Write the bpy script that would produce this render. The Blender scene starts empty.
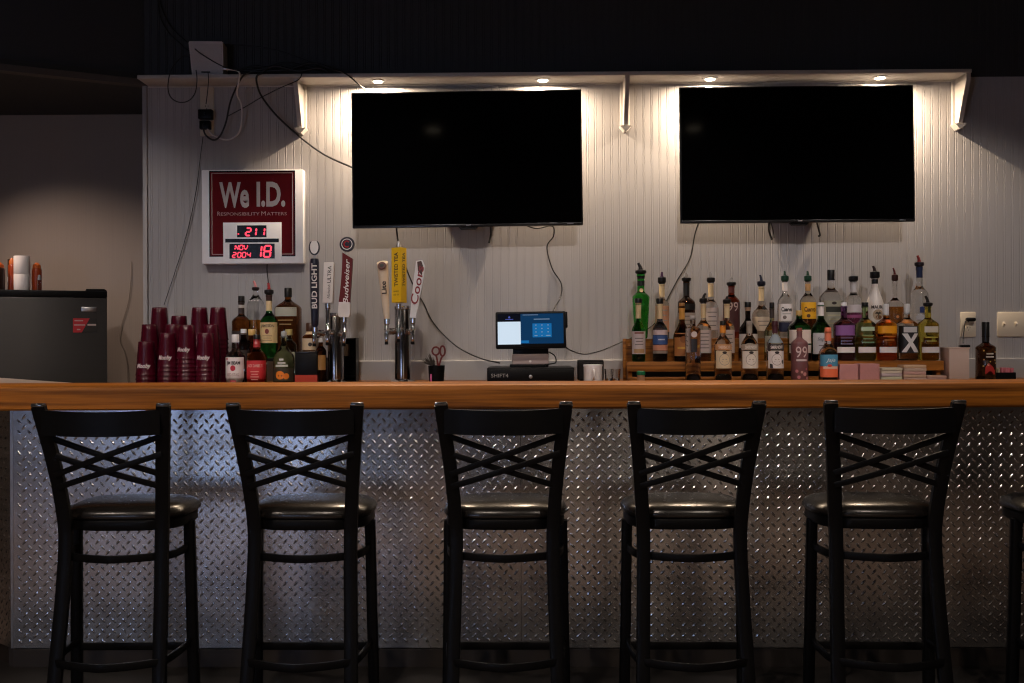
import bpy, bmesh, math, random
from mathutils import Vector, Matrix
random.seed(7)
SC = bpy.context.scene
COL = SC.collection
PI = math.pi
def R(d): return math.radians(d)

# ---------------------------------------------------------------- camera
CAMZ, FPX, YAW, ROLL = 1.24, 995.0, R(0.63), R(-0.256)
cam = bpy.data.cameras.new('camera'); camo = bpy.data.objects.new('camera', cam); COL.objects.link(camo)
cam.sensor_width = 36.0; cam.lens = FPX*36.0/1024.0; cam.clip_start = .05
RM = Matrix.Rotation(YAW, 3, 'Z') @ Matrix.Rotation(PI/2, 3, 'X') @ Matrix.Rotation(ROLL, 3, 'Z')
camo.matrix_world = Matrix.Translation((0, 0, CAMZ)) @ RM.to_4x4()
SC.camera = camo
def P(px, py, Y):
    """the point of the upright plane at depth Y that the photo shows at pixel px, py"""
    d = RM @ Vector(((px-512)/FPX, -(py-341.5)/FPX, -1))
    return Vector((0, 0, CAMZ)) + d*(Y/d.y)
def S(px, Y):
    """metres per pixel at depth Y near column px"""
    return (P(px+1, 341, Y)-P(px, 341, Y)).length
def PZ(px, Y, z):
    """x at depth Y, height z for the column px"""
    py = 341.5
    for _ in range(6):
        p = P(px, py, Y); py += (p.z-z)/S(px, Y)
    return P(px, py, Y).x

# ---------------------------------------------------------------- objects
def link(o, parent=None):
    COL.objects.link(o)
    if parent: o.parent = parent
    return o
def tag(o, label=None, cat=None, group=None, kind=None):
    if label: o['label'] = label
    if cat: o['category'] = cat
    if group: o['group'] = group
    if kind: o['kind'] = kind
    return o
def thing(name, label, cat, loc=(0, 0, 0), rz=0, group=None):
    o = bpy.data.objects.new(name, None); o.empty_display_size = .05
    o.location = loc; o.rotation_euler = (0, 0, rz)
    return tag(link(o), label, cat, group)
def copy_tree(o, parent=None):
    c = o.copy(); COL.objects.link(c)
    if parent: c.parent = parent
    for ch in list(o.children): copy_tree(ch, c)
    return c

class MB:
    """collects shapes; build() links them as one mesh object"""
    def __init__(s): s.v = []; s.f = []; s.m = []; s.cur = 0
    def add(s, vs, fs):
        b = len(s.v); s.v += [tuple(v) for v in vs]
        for f in fs: s.f.append([i+b for i in f]); s.m.append(s.cur)
        return s
    def box(s, c, size, bev=0.0, rot=None, seg=2):
        bm = bmesh.new(); bmesh.ops.create_cube(bm, size=1)
        bmesh.ops.scale(bm, vec=size, verts=bm.verts)
        if bev > 0:
            bmesh.ops.bevel(bm, geom=list(bm.edges), offset=min(bev, min(size)*.49), segments=seg, profile=.5, affect='EDGES')
        M = Matrix.Translation(c)
        if rot is not None: M = M @ rot.to_4x4()
        return s.frombm(bm, M)
    def b2(s, x0, x1, y0, y1, z0, z1, bev=0.0):
        return s.box(((x0+x1)/2, (y0+y1)/2, (z0+z1)/2), (abs(x1-x0), abs(y1-y0), abs(z1-z0)), bev)
    def frombm(s, bm, M=None):
        if M is not None: bmesh.ops.transform(bm, matrix=M, verts=bm.verts)
        bm.verts.index_update()
        s.add([v.co[:] for v in bm.verts], [[v.index for v in f.verts] for f in bm.faces]); bm.free(); return s
    def lathe(s, prof, n=20, c=(0, 0, 0), rho=None, axis='Z', caps=True):
        """prof: (radius, height) from bottom to top"""
        vs = []; fs = []
        for r, h in prof:
            for k in range(n):
                a = 2*PI*(k+.5)/n; q = r*(rho(a) if rho else 1)
                x, y = q*math.cos(a), q*math.sin(a)
                vs.append((c[0]+x, c[1]+y, c[2]+h) if axis == 'Z' else ((c[0]+x, c[1]-h, c[2]+y) if axis == '-Y' else (c[0]+h, c[1]+x, c[2]+y)))
        for i in range(len(prof)-1):
            for k in range(n):
                a, b = i*n+k, i*n+(k+1) % n
                fs.append((a, b, b+n, a+n))
        if caps:
            fs.append(tuple(reversed(range(n)))); fs.append(tuple(range((len(prof)-1)*n, len(prof)*n)))
        return s.add(vs, fs)
    def tube(s, pts, r, n=8, closed=False, flat=None, caps=True):
        """round (or flat: (a, b) half sizes) bar swept along points; r a number or one per point"""
        pts = [Vector(p) for p in pts]; N = len(pts); vs = []; fs = []; u = None
        for i, p in enumerate(pts):
            if closed: t = (pts[(i+1) % N]-pts[i-1]).normalized()
            else: t = (pts[min(i+1, N-1)]-pts[max(i-1, 0)]).normalized()
            if u is None:
                u = Vector((0, 0, 1)) if abs(t.z) < .9 else Vector((0, 1, 0))
            u = (u-t*u.dot(t)).normalized(); w = t.cross(u)
            rr = r[i] if isinstance(r, (list, tuple)) else r
            for k in range(n):
                a = 2*PI*(k+.5)/n
                if flat:
                    ca, sa = math.cos(a), math.sin(a); e = .35
                    vs.append(p+u*flat[0]*math.copysign(abs(ca)**e, ca)*1.0+w*flat[1]*math.copysign(abs(sa)**e, sa))
                else: vs.append(p+u*rr*math.cos(a)+w*rr*math.sin(a))
        M = N if closed else N-1
        for i in range(M):
            j = (i+1) % N
            for k in range(n):
                fs.append((i*n+k, i*n+(k+1) % n, j*n+(k+1) % n, j*n+k))
        if caps and not closed:
            fs.append(tuple(reversed(range(n)))); fs.append(tuple(range((N-1)*n, N*n)))
        return s.add(vs, fs)
    def prism(s, poly, y0, y1, axis='Y'):
        """outline extruded: axis Y takes (x, z), X takes (y, z), Z takes (x, y)"""
        n = len(poly)
        def v(a, b, h): return (a, h, b) if axis == 'Y' else ((h, a, b) if axis == 'X' else (a, b, h))
        vs = [v(a, b, y0) for a, b in poly]+[v(a, b, y1) for a, b in poly]
        fs = [tuple(range(n)), tuple(reversed(range(n, 2*n)))]+[(i, i+n, (i+1) % n+n, (i+1) % n) for i in range(n)]
        return s.add(vs, fs)
    def build(s, name, mat, parent=None, smooth=40, kind=None, loc=None):
        me = bpy.data.meshes.new(name); me.from_pydata(s.v, [], s.f)
        for m in (mat if isinstance(mat, (list, tuple)) else [mat]): me.materials.append(m)
        if isinstance(mat, (list, tuple)): me.polygons.foreach_set('material_index', s.m)
        bm = bmesh.new(); bm.from_mesh(me); bmesh.ops.recalc_face_normals(bm, faces=bm.faces); bm.to_mesh(me); bm.free()
        if smooth:
            me.shade_smooth(); me.set_sharp_from_angle(angle=R(smooth))
        me.update()
        o = bpy.data.objects.new(name, me)
        if loc is not None: o.location = loc
        if kind: o['kind'] = kind
        return link(o, parent)

def bez(pts, n=8):
    """smooth curve through the points"""
    pts = [Vector(p) for p in pts]; out = []
    for i in range(len(pts)-1):
        p0 = pts[max(i-1, 0)]; p1 = pts[i]; p2 = pts[i+1]; p3 = pts[min(i+2, len(pts)-1)]
        for k in range(n):
            t = k/n
            out.append(.5*((2*p1)+(p2-p0)*t+(2*p0-5*p1+4*p2-p3)*t*t+(3*p1-p0-3*p2+p3)*t**3))
    out.append(pts[-1]); return out

_tc = {}
def text_mesh(txt, w, h, bold=0.0, shear=0.0, fine=False):
    """flat lettering as (verts, faces) in x, z, fitted into w by h about 0, 0"""
    key = (txt, bold, shear)
    if key not in _tc:
        cu = bpy.data.curves.new('lettering', 'FONT'); cu.body = txt; cu.offset = bold; cu.shear = shear
        cu.resolution_u = 3; cu.align_x = 'CENTER'
        o = bpy.data.objects.new('lettering', cu)
        bm = bmesh.new(); bm.from_mesh(o.to_mesh()); bmesh.ops.triangulate(bm, faces=bm.faces)
        for _ in range(3):
            le = [e for e in bm.edges if e.calc_length() > .22]
            if not le: break
            bmesh.ops.subdivide_edges(bm, edges=le, cuts=1); bmesh.ops.triangulate(bm, faces=bm.faces)
        bm.verts.index_update(); vs = [v.co[:] for v in bm.verts]; fs = [[v.index for v in p.verts] for p in bm.faces]; bm.free()
        o.to_mesh_clear(); bpy.data.objects.remove(o); bpy.data.curves.remove(cu)
        _tc[key] = (vs, fs)
    vs, fs = _tc[key]
    x0 = min(v[0] for v in vs); x1 = max(v[0] for v in vs); y0 = min(v[1] for v in vs); y1 = max(v[1] for v in vs)
    sx = w/(x1-x0); sy = h/(y1-y0)
    return [((v[0]-(x0+x1)/2)*sx, (v[1]-(y0+y1)/2)*sy) for v in vs], fs
def text_flat(mb, txt, cx, cz, w, h, y, bold=0.0, shear=0.0, vert=False):
    vs, fs = text_mesh(txt, w, h, bold, shear) if not vert else text_mesh(txt, h, w, bold, shear)
    if vert: vs = [(-b, a) for a, b in vs]
    mb.add([(cx+a, y, cz+b) for a, b in vs], fs); return mb

# ---------------------------------------------------------------- materials
def newmat(name):
    m = bpy.data.materials.new(name); m.use_nodes = True
    nt = m.node_tree; b = nt.nodes['Principled BSDF']
    return m, nt, b
def setp(b, **k):
    for a, v in k.items():
        i = b.inputs.get(a.replace('_', ' '))
        if i is not None: i.default_value = v
def rgba(c): return (c[0], c[1], c[2], 1.0)
def nd(nt, t, **k):
    n = nt.nodes.new(t)
    for a, v in k.items():
        if hasattr(n, a): setattr(n, a, v)
        else: n.inputs[a].default_value = v
    return n
def mat(name, col, rough=.5, metal=0.0, var=.12, scale=30.0, spec=.5, coat=0.0, bump=0.0, emit=None, es=0.0, stretch=None):
    """a plain surface with a little mottling in colour and roughness"""
    m, nt, b = newmat(name); L = nt.links
    setp(b, Roughness=rough, Metallic=metal); b.inputs['Specular IOR Level'].default_value = spec
    b.inputs['Coat Weight'].default_value = coat
    tc = nd(nt, 'ShaderNodeTexCoord'); nz = nd(nt, 'ShaderNodeTexNoise'); nz.inputs['Scale'].default_value = scale; nz.inputs['Detail'].default_value = 4
    src = tc.outputs['Object']
    if stretch:
        mp = nd(nt, 'ShaderNodeMapping'); mp.inputs['Scale'].default_value = stretch; L.new(src, mp.inputs[0]); src = mp.outputs[0]
    L.new(src, nz.inputs['Vector'])
    mx = nd(nt, 'ShaderNodeMix'); mx.data_type = 'RGBA'
    mx.inputs[6].default_value = rgba([c*(1-var) for c in col]); mx.inputs[7].default_value = rgba([min(1, c*(1+var)) for c in col])
    L.new(nz.outputs['Fac'], mx.inputs[0]); L.new(mx.outputs[2], b.inputs['Base Color'])
    mr = nd(nt, 'ShaderNodeMapRange'); mr.inputs[3].default_value = max(.02, rough*.85); mr.inputs[4].default_value = min(1, rough*1.15)
    L.new(nz.outputs['Fac'], mr.inputs[0]); L.new(mr.outputs[0], b.inputs['Roughness'])
    if bump:
        bp = nd(nt, 'ShaderNodeBump'); bp.inputs['Strength'].default_value = bump; bp.inputs['Distance'].default_value = .002
        L.new(nz.outputs['Fac'], bp.inputs['Height']); L.new(bp.outputs[0], b.inputs['Normal'])
    if emit: b.inputs['Emission Color'].default_value = rgba(emit); b.inputs['Emission Strength'].default_value = es
    return m
def glass(name, col, rough=.03, ior=1.36, trans=1.0):
    m, nt, b = newmat(name); L = nt.links
    setp(b, Roughness=rough, IOR=ior); b.inputs['Transmission Weight'].default_value = trans
    tc = nd(nt, 'ShaderNodeTexCoord'); nz = nd(nt, 'ShaderNodeTexNoise'); nz.inputs['Scale'].default_value = 14
    L.new(tc.outputs['Object'], nz.inputs['Vector'])
    mx = nd(nt, 'ShaderNodeMix'); mx.data_type = 'RGBA'
    mx.inputs[6].default_value = rgba([c*.95 for c in col]); mx.inputs[7].default_value = rgba(col)
    L.new(nz.outputs['Fac'], mx.inputs[0]); L.new(mx.outputs[2], b.inputs['Base Color'])
    return m
def wood(name, c0, c1, rough=.35, scale=1.0, coat=.3, axis=0):
    m, nt, b = newmat(name); L = nt.links
    tc = nd(nt, 'ShaderNodeTexCoord'); mp = nd(nt, 'ShaderNodeMapping')
    s = [26*scale]*3; s[axis] = .7*scale; mp.inputs['Scale'].default_value = s
    L.new(tc.outputs['Object'], mp.inputs[0])
    n1 = nd(nt, 'ShaderNodeTexNoise'); n1.inputs['Scale'].default_value = 1.3; n1.inputs['Detail'].default_value = 6; n1.inputs['Distortion'].default_value = .25
    n2 = nd(nt, 'ShaderNodeTexNoise'); n2.inputs['Scale'].default_value = 5.5; n2.inputs['Detail'].default_value = 3
    L.new(mp.outputs[0], n1.inputs['Vector']); L.new(mp.outputs[0], n2.inputs['Vector'])
    ad = nd(nt, 'ShaderNodeMath'); ad.operation = 'MULTIPLY_ADD'; ad.inputs[1].default_value = .45
    L.new(n2.outputs['Fac'], ad.inputs[0]); L.new(n1.outputs['Fac'], ad.inputs[2])
    cr = nd(nt, 'ShaderNodeValToRGB'); e = cr.color_ramp.elements
    e[0].position = .52; e[0].color = rgba(c0); e[1].position = .85; e[1].color = rgba(c1)
    L.new(ad.outputs[0], cr.inputs[0]); L.new(cr.outputs[0], b.inputs['Base Color'])
    setp(b, Roughness=rough); b.inputs['Specular IOR Level'].default_value = .22; b.inputs['Coat Weight'].default_value = coat; b.inputs['Coat Roughness'].default_value = .25
    bp = nd(nt, 'ShaderNodeBump'); bp.inputs['Strength'].default_value = .15; bp.inputs['Distance'].default_value = .002
    L.new(ad.outputs[0], bp.inputs['Height']); L.new(bp.outputs[0], b.inputs['Normal'])
    return m
def glow(name, col, s): return mat(name, [c*.03 for c in col], .4, spec=.06, emit=col, es=s)

M = {}
M['bead'] = mat('beadboard paint', (.365, .355, .36), .7, spec=.25, var=.04, scale=6, stretch=(6, 6, .6))
M['side'] = mat('side wall paint', (.27, .215, .18), .6, var=.10, scale=5, stretch=(40, 40, .25))
M['upper'] = mat('dark upper wall tone', (.026, .026, .028), .6, var=.15, scale=6, stretch=(20, 20, .4))  # darker tone than the panelled wall below
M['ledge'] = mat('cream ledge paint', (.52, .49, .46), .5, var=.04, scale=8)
M['room'] = mat('dim room paint', (.20, .165, .14), .7, var=.1, scale=3)
M['ceil'] = mat('dark ceiling paint', (.03, .03, .032), .8, var=.1, scale=3)
M['floorm'] = None
M['oak'] = wood('oiled oak', (.085, .025, .0025), (.36, .122, .0125), .5, 1.0, .0)
M['pine'] = wood('stained shelf wood', (.14, .045, .007), (.44, .165, .028), .5, 1.6, .05)
M['black'] = mat('black powder coat', (.0030, .0030, .0034), .42, var=.2, scale=60, spec=.09)
M['vinyl'] = mat('black vinyl', (.008, .007, .0065), .26, var=.2, scale=40, bump=.1, spec=.45)
M['plastic'] = mat('black plastic', (.0042, .0042, .0046), .4, var=.15, scale=50, spec=.14)
M['gloss'] = mat('black screen glass', (.0014, .0014, .0016), .07, var=.1, scale=4, spec=.10)
M['white'] = mat('white plastic', (.62, .61, .60), .4, var=.03, scale=20)
M['ivory'] = mat('ivory plastic', (.60, .53, .42), .4, var=.04, scale=20)
M['chrome'] = mat('polished chrome', (.72, .72, .74), .13, metal=1, var=.05, scale=20)
M['steel'] = mat('brushed steel', (.50, .50, .51), .3, metal=1, var=.1, scale=50)
M['dkbrown'] = mat('dark brown panel', (.012, .008, .006), .6, var=.2, scale=12)
def plate_mat():
    m, nt, b = newmat('aluminium tread plate'); L = nt.links
    tc = nd(nt, 'ShaderNodeTexCoord'); nz = nd(nt, 'ShaderNodeTexNoise'); nz.inputs['Scale'].default_value = 7; nz.inputs['Detail'].default_value = 6
    L.new(tc.outputs['Object'], nz.inputs['Vector'])
    cr = nd(nt, 'ShaderNodeValToRGB'); e = cr.color_ramp.elements
    e[0].position = .3; e[0].color = (.46, .46, .47, 1); e[1].position = .75; e[1].color = (.64, .63, .63, 1)
    L.new(nz.outputs['Fac'], cr.inputs[0]); L.new(cr.outputs[0], b.inputs['Base Color'])
    mr = nd(nt, 'ShaderNodeMapRange'); mr.inputs[3].default_value = .20; mr.inputs[4].default_value = .31
    L.new(nz.outputs['Fac'], mr.inputs[0]); L.new(mr.outputs[0], b.inputs['Roughness'])
    setp(b, Metallic=1.0); return m
M['tread'] = plate_mat()
def floor_mat():
    m, nt, b = newmat('dark floor tile'); L = nt.links
    tc = nd(nt, 'ShaderNodeTexCoord'); br = nd(nt, 'ShaderNodeTexBrick'); br.offset = 0
    br.inputs['Scale'].default_value = 1.0; br.inputs['Brick Width'].default_value = .3; br.inputs['Row Height'].default_value = .3; br.inputs['Mortar Size'].default_value = .006
    br.inputs['Color1'].default_value = (.22, .155, .12, 1); br.inputs['Color2'].default_value = (.26, .185, .145, 1); br.inputs['Mortar'].default_value = (.03, .024, .02, 1)
    L.new(tc.outputs['Object'], br.inputs['Vector']); L.new(br.outputs['Color'], b.inputs['Base Color'])
    setp(b, Roughness=.55); return m
M['floorm'] = floor_mat()
# ---------------------------------------------------------------- the room
YW, YTV, YBAR, YPL = 4.75, 4.675, 3.64, 3.79
zled = P(600, 75.6, YW-.14).z               # underside of the lighting ledge
XL, XR, YF, ZC = -4.6, 4.6, -4.2, 3.25
CX = PZ(145, YW, 2.0)                      # where the panelled wall begins
YSIDE = 5.4
LW = Vector((CX-.001, YW+.03))                  # the side wall runs from here, coming forward to the left
LWe = LW+Vector((-math.cos(R(27)), -math.sin(R(27))))*3.0
def struct(name, mb, m, smooth=40): return tag(mb.build(name, m, None, smooth), kind='structure')
struct('floor', MB().b2(XL-.3, XR+.3, YF-.3, YSIDE+.2, -.1, 0), M['floorm'], 0)
M['floorshade'] = mat('painted floor shade', (.010, .008, .007), .6, var=.2, scale=4)
struct('floor_shade', MB().b2(XL, XR, 2.72, YPL+.1, -.05, .0015), M['floorshade'], 0)  # dark strip laid on the floor as the shade under the stools
struct('ceiling', MB().b2(XL-.3, XR+.3, YF-.3, YSIDE+.2, ZC, ZC+.1), M['ceil'], 0)
# panelled wall: one long profile of boards with beaded grooves
def bead_profile(x0, x1, y, pitch=.038, g=.0045, d=.0013):
    pts = []; x = x0
    while x < x1-.001:
        e = min(x+pitch, x1)
        pts += [(x, y), (e-3*g, y), (e-2.5*g, y+d), (e-2*g, y), (e-1.4*g, y-.0002), (e-.8*g, y), (e-.4*g, y+d)]
        x = e
    pts.append((x1, y)); return pts
zsplit = zled+.018
pr = bead_profile(CX, XR, YW)
struct('wall_back', MB().prism(pr+[(XR, YW+.12), (CX, YW+.12)], 0, zsplit, 'Z'), M['bead'], 30)
struct('trim_1', MB().b2(CX-.008, CX+.014, YW-.012, YW+.02, 0, zsplit, .003), M['bead'])
pr = bead_profile(CX, XR, YW)
struct('wall_upper', MB().prism(pr+[(XR, YW+.12), (CX, YW+.12)], zsplit, ZC, 'Z'), M['upper'], 30)
# side wall further back at the left, with a dark bulkhead angled over it
t = (LWe-LW).normalized(); nrm = Vector((-t.y, t.x))
if nrm.y > 0: nrm = -nrm
struct('wall_left', MB().b2(XL, CX+.3, YSIDE, YSIDE+.12, 0, zsplit), M['side'], 0)
struct('wall_left_upper', MB().prism([tuple(LW), tuple(LWe), (XL, LWe.y), (XL, YSIDE+.12), (LW.x, YSIDE+.12)], zsplit, ZC, 'Z'), M['upper'], 0)
struct('wall_side_left', MB().b2(XL-.12, XL, YF, YSIDE+.12, 0, ZC), M['room'], 0)
struct('wall_side_right', MB().b2(XR, XR+.12, YF, YW+.12, 0, ZC), M['room'], 0)
# wall behind the camera; right window added for warm fill light
WIN = [(-4.1, -2.6, .35, 1.75), (1.0, 2.3, .55, 1.75)]
def holed(x0, x1, z0, z1, holes, y0, y1):
    mb = MB(); xs = x0
    for a, b, c, d in holes:
        mb.b2(xs, a, y0, y1, z0, z1); mb.b2(a, b, y0, y1, z0, c); mb.b2(a, b, y0, y1, d, z1); xs = b
    mb.b2(xs, x1, y0, y1, z0, z1); return mb
struct('wall_front', holed(XL, XR, 0, ZC, WIN, YF-.12, YF), M['room'], 0)
M['pane'] = glass('window glass', (.9, .95, 1), .02, 1.02)
for i, (a, b, c, d) in enumerate(WIN):
    w = MB()
    for q in ((a, a+.05, c, d), (b-.05, b, c, d), (a, b, c, c+.05), (a, b, d-.05, d), ((a+b)/2-.02, (a+b)/2+.02, c, d)):
        w.b2(q[0], q[1], YF-.09, YF-.02, q[2], q[3])
    wo = struct('window_%d' % (i+1), w, M['black'], 0)
    MB().b2(a+.04, b-.04, YF-.058, YF-.052, c+.04, d-.04).build('window_pane', M['pane'], wo, 0)
# skirting trim behind the back counter: a shallow upstand that shows as a pale line
zup = P(560, 360, YW-.02).z
struct('trim_2', MB().b2(CX+.01, XR, YW-.02, YW-.001, .9, zup, .004), mat('upstand paint', (.34, .33, .325), .5, var=.04, scale=6))

# ---------------------------------------------------------------- lighting ledge with brackets and puck lights
LD = .145
xl0 = PZ(152, YW-LD, zled); xl1 = P(972, 70, YW-LD).x
led = thing('lighting_ledge', 'long cream ledge with puck lights above the two televisions', 'ledge', (0, YW, zled))
mb = MB(); mb.b2(CX+.02, xl1, -LD, -.001, 0, .018, .003); mb.build('ledge_board', M['ledge'], led)
mb = MB(); mb.b2(CX+.02, xl1, -.008, -.002, -.006, 0, .002); mb.build('cleat', M['ledge'], led)
def bracket(px, side):
    x = PZ(px, YW-.07, zled-.1)
    mb = MB()
    # tapered fin
    mb.prism([(-.003, 0), (-LD+.006, 0), (-LD+.006, -.03), (-.052, -.213), (-.003, -.213)], x-.010, x+.010, 'X')
    o = mb.build('bracket', M['ledge'], led, 30)
    b = MB(); b.b2(x-.022, x+.022, -.018, -.001, -.222, 0, .003); b.build('back_strip', M['ledge'], o)
    f = MB(); f.prism([(x-.028, -.213), (x+.028, -.213), (x+.006, -.238), (x-.006, -.238)], -.058, -.001, 'Y'); f.build('foot', M['ledge'], o, 30)
bracket(299, 0); bracket(626, 0); bracket(962, 0)
# angled continuation of the ledge along the side wall
l2 = thing('corner_ledge', 'unlit dark ledge running along the side wall at upper left', 'ledge', (0, 0, zled))
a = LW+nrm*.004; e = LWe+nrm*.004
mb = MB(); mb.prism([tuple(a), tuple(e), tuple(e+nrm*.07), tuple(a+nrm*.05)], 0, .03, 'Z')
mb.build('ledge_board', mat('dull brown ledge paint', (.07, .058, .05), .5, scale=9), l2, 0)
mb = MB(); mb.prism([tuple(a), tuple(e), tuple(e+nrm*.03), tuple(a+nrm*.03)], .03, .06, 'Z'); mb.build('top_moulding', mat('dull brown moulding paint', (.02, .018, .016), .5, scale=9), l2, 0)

M['lens'] = glow('lit puck lens', (1.0, .80, .52), 30)
pucks = []
for px, nm in ((378, 'first from the left, above the left television'), (543, 'second from the left, above the left television'), (710, 'third from the left, above the right television'), (880, 'fourth from the left, above the right television')):
    x = PZ(px, YW-.075, zled)
    p = thing('puck_light', 'small glowing round puck light under the ledge, '+nm, 'light', (x, YW-.075, zled), group='puck lights under the ledge')
    mb = MB(); mb.lathe([(.024, -.005), (.034, -.004), (.036, -.0003)], 24, caps=True); mb.build('housing', M['steel'], p)
    mb = MB(); mb.lathe([(.010, -.0075), (.020, -.007), (.023, -.0051)], 24); mb.build('lens', M['lens'], p)
    ld = bpy.data.lights.new('puck_lamp', 'AREA'); ld.shape = 'DISK'; ld.size = .04; ld.energy = 24; ld.color = (1.0, .76, .53); ld.spread = R(178)
    lo = bpy.data.objects.new('puck_lamp', ld); link(lo); lo.location = (x, YW-.075, zled-.012)

# ---------------------------------------------------------------- front bar
zb = P(512, 384.2, YBAR).z; zt = P(512, 409, YBAR).z   # top and underside of the slab's front edge
XB0, XB1 = PZ(-70, YBAR, zb), 3.4
DB = .285
bar = thing('bar_counter_top', 'long oiled oak bar top with a rounded front edge', 'bar top', (0, YBAR, 0))
prof = [(.0, zt+.006), (.006, zt), (DB, zt), (DB, zb), (.016, zb), (.006, zb-.004), (.001, zb-.012), (0, zb-.022)]
mb = MB(); mb.prism(prof, XB0, XB1, 'X'); mb.build('slab', M['oak'], bar, 35)
xk = PZ(75, YBAR+DB, zb); xk0 = PZ(0, YBAR+.92, zb)
mb = MB(); mb.prism([(xk, DB), (xk0, .92), (xk0-1.0, .92), (xk0-1.0, DB)], zt, zb-.0005, 'Z'); mb.build('corner_slab', mat('tan slab surface', (.42, .33, .28), .4, var=.05), bar, 0)  # tan, paler than the oak slab
base = thing('bar_cabinet', 'bar front clad in aluminium tread plate above a dark toe kick', 'bar base', (0, YPL, 0))
zp0 = P(512, 647.5, YPL).z
xp0 = PZ(12, YPL, .5)
mb = MB(); mb.b2(xp0-.02, XB1, .012, .2, 0, zt, 0); mb.build('carcass', M['dkbrown'], base, 0)
mb = MB(); mb.b2(xp0, XB1, -.004, .012, 0, zp0-.004, .002); mb.build('toe_kick', M['dkbrown'], base, 0)
def tread(name, x0, x1, z0, z1, parent, Mx=None, ph=0.0):
    """sheet with raised lozenge lugs leaning both ways in turn"""
    mb = MB(); mb.b2(x0, x1, -.002, .010, z0, z1)
    c = .040; L_, W_, H_ = .0158, .0058, .0020
    ni = int((x1-x0)/c*2)+2; nj = int((z1-z0)/c*2)+2
    for i in range(ni):
        for j in range(nj):
            if (i+j) % 2 or True:
                if (i % 2) != (j % 2): continue
            cx = x0+.006+i*c/2+ph; cz = z0+.006+j*c/2
            s = 1 if i % 2 == 0 else -1
            if cx < x0+.012 or cx > x1-.012 or cz < z0+.012 or cz > z1-.012: continue
            a = s*R(48); ux, uz = math.cos(a), math.sin(a); vx, vz = -uz, ux
            def q(u, v, h): return (cx+ux*u+vx*v, -.002-h, cz+uz*u+vz*v)
            ring = [(L_, 0), (L_*.55, W_*.8), (0, W_), (-L_*.55, W_*.8), (-L_, 0), (-L_*.55, -W_*.8), (0, -W_), (L_*.55, -W_*.8)]
            vs = [q(u, v, -.0005) for u, v in ring]+[q(L_*.5, 0, H_), q(0, 0, H_*1.15), q(-L_*.5, 0, H_)]
            fs = [(0, 1, 8), (1, 2, 9, 8), (2, 3, 10, 9), (3, 4, 10), (4, 5, 10), (5, 6, 9, 10), (6, 7, 8, 9), (7, 0, 8)]
            mb.add(vs, fs)
    o = mb.build(name, M['tread'], parent, 50)
    return o
xs = PZ(521, YPL, .5); xs2 = PZ(1000, YPL, .5)
tread('tread_plate', xp0+.004, xs-.0008, zp0, zt-.001, base)
tread('tread_plate', xs+.0008, XB1, zp0, zt-.001, base, ph=.011)
mb = MB(); mb.prism([(xp0-.004, -.004), (xp0+.006, -.004), (xp0+.006, -.002), (xp0-.002, -.002), (xp0-.002, .012), (xp0-.004, .012)], zp0, zt-.001, 'Z'); mb.build('corner_trim', M['steel'], base, 0)
# the return of the front, turning away to the left
o = tread('return_plate', -1.0, -.0, zp0, zt-.001, base); o.location = (xp0-.006, .004, 0); o.rotation_euler = (0, 0, -R(38))
mb = MB(); mb.b2(-1.0, 0, .012, .03, 0, zt); o2 = mb.build('return_panel', M['dkbrown'], base, 0); o2.location = o.location; o2.rotation_euler = o.rotation_euler

# ---------------------------------------------------------------- back counter
ZK = 1.058; YK0 = 4.20
CXC = CX+.05
kb = thing('back_counter_top', 'dark back counter top along the panelled wall behind the bar', 'counter', (0, YK0, 0))
M['kwood'] = wood('dark counter wood', (.07, .026, .008), (.22, .085, .022), .45, 1.2, .1)
mb = MB(); mb.b2(CXC, XR-.02, 0, YW-YK0-.021, ZK-.04, ZK, .004); mb.build('counter_slab', M['kwood'], kb)
nx = 5; wx = (XR-.02-CXC)/nx
for i in range(nx):
    x = CXC+i*wx
    k = thing('back_cabinet', 'dark back bar cabinet hidden below the counter top', 'cabinet', (x, YK0, 0), group='cabinets under the back counter')
    MB().b2(.002, wx-.002, .03, YW-YK0-.03, 0, ZK-.042, .002).build('cabinet_body', M['dkbrown'], k)
    for s in (0, 1):
        d = MB().b2(.01+s*wx/2, wx/2-.005+s*wx/2, .008, .029, .1, ZK-.06, .003).build('door', M['dkbrown'], k)
        MB().tube([(wx/2+(.05 if s else -.05), -.012, .7), (wx/2+(.05 if s else -.05), -.012, .85)], .006).build('handle', M['steel'], d)

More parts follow.
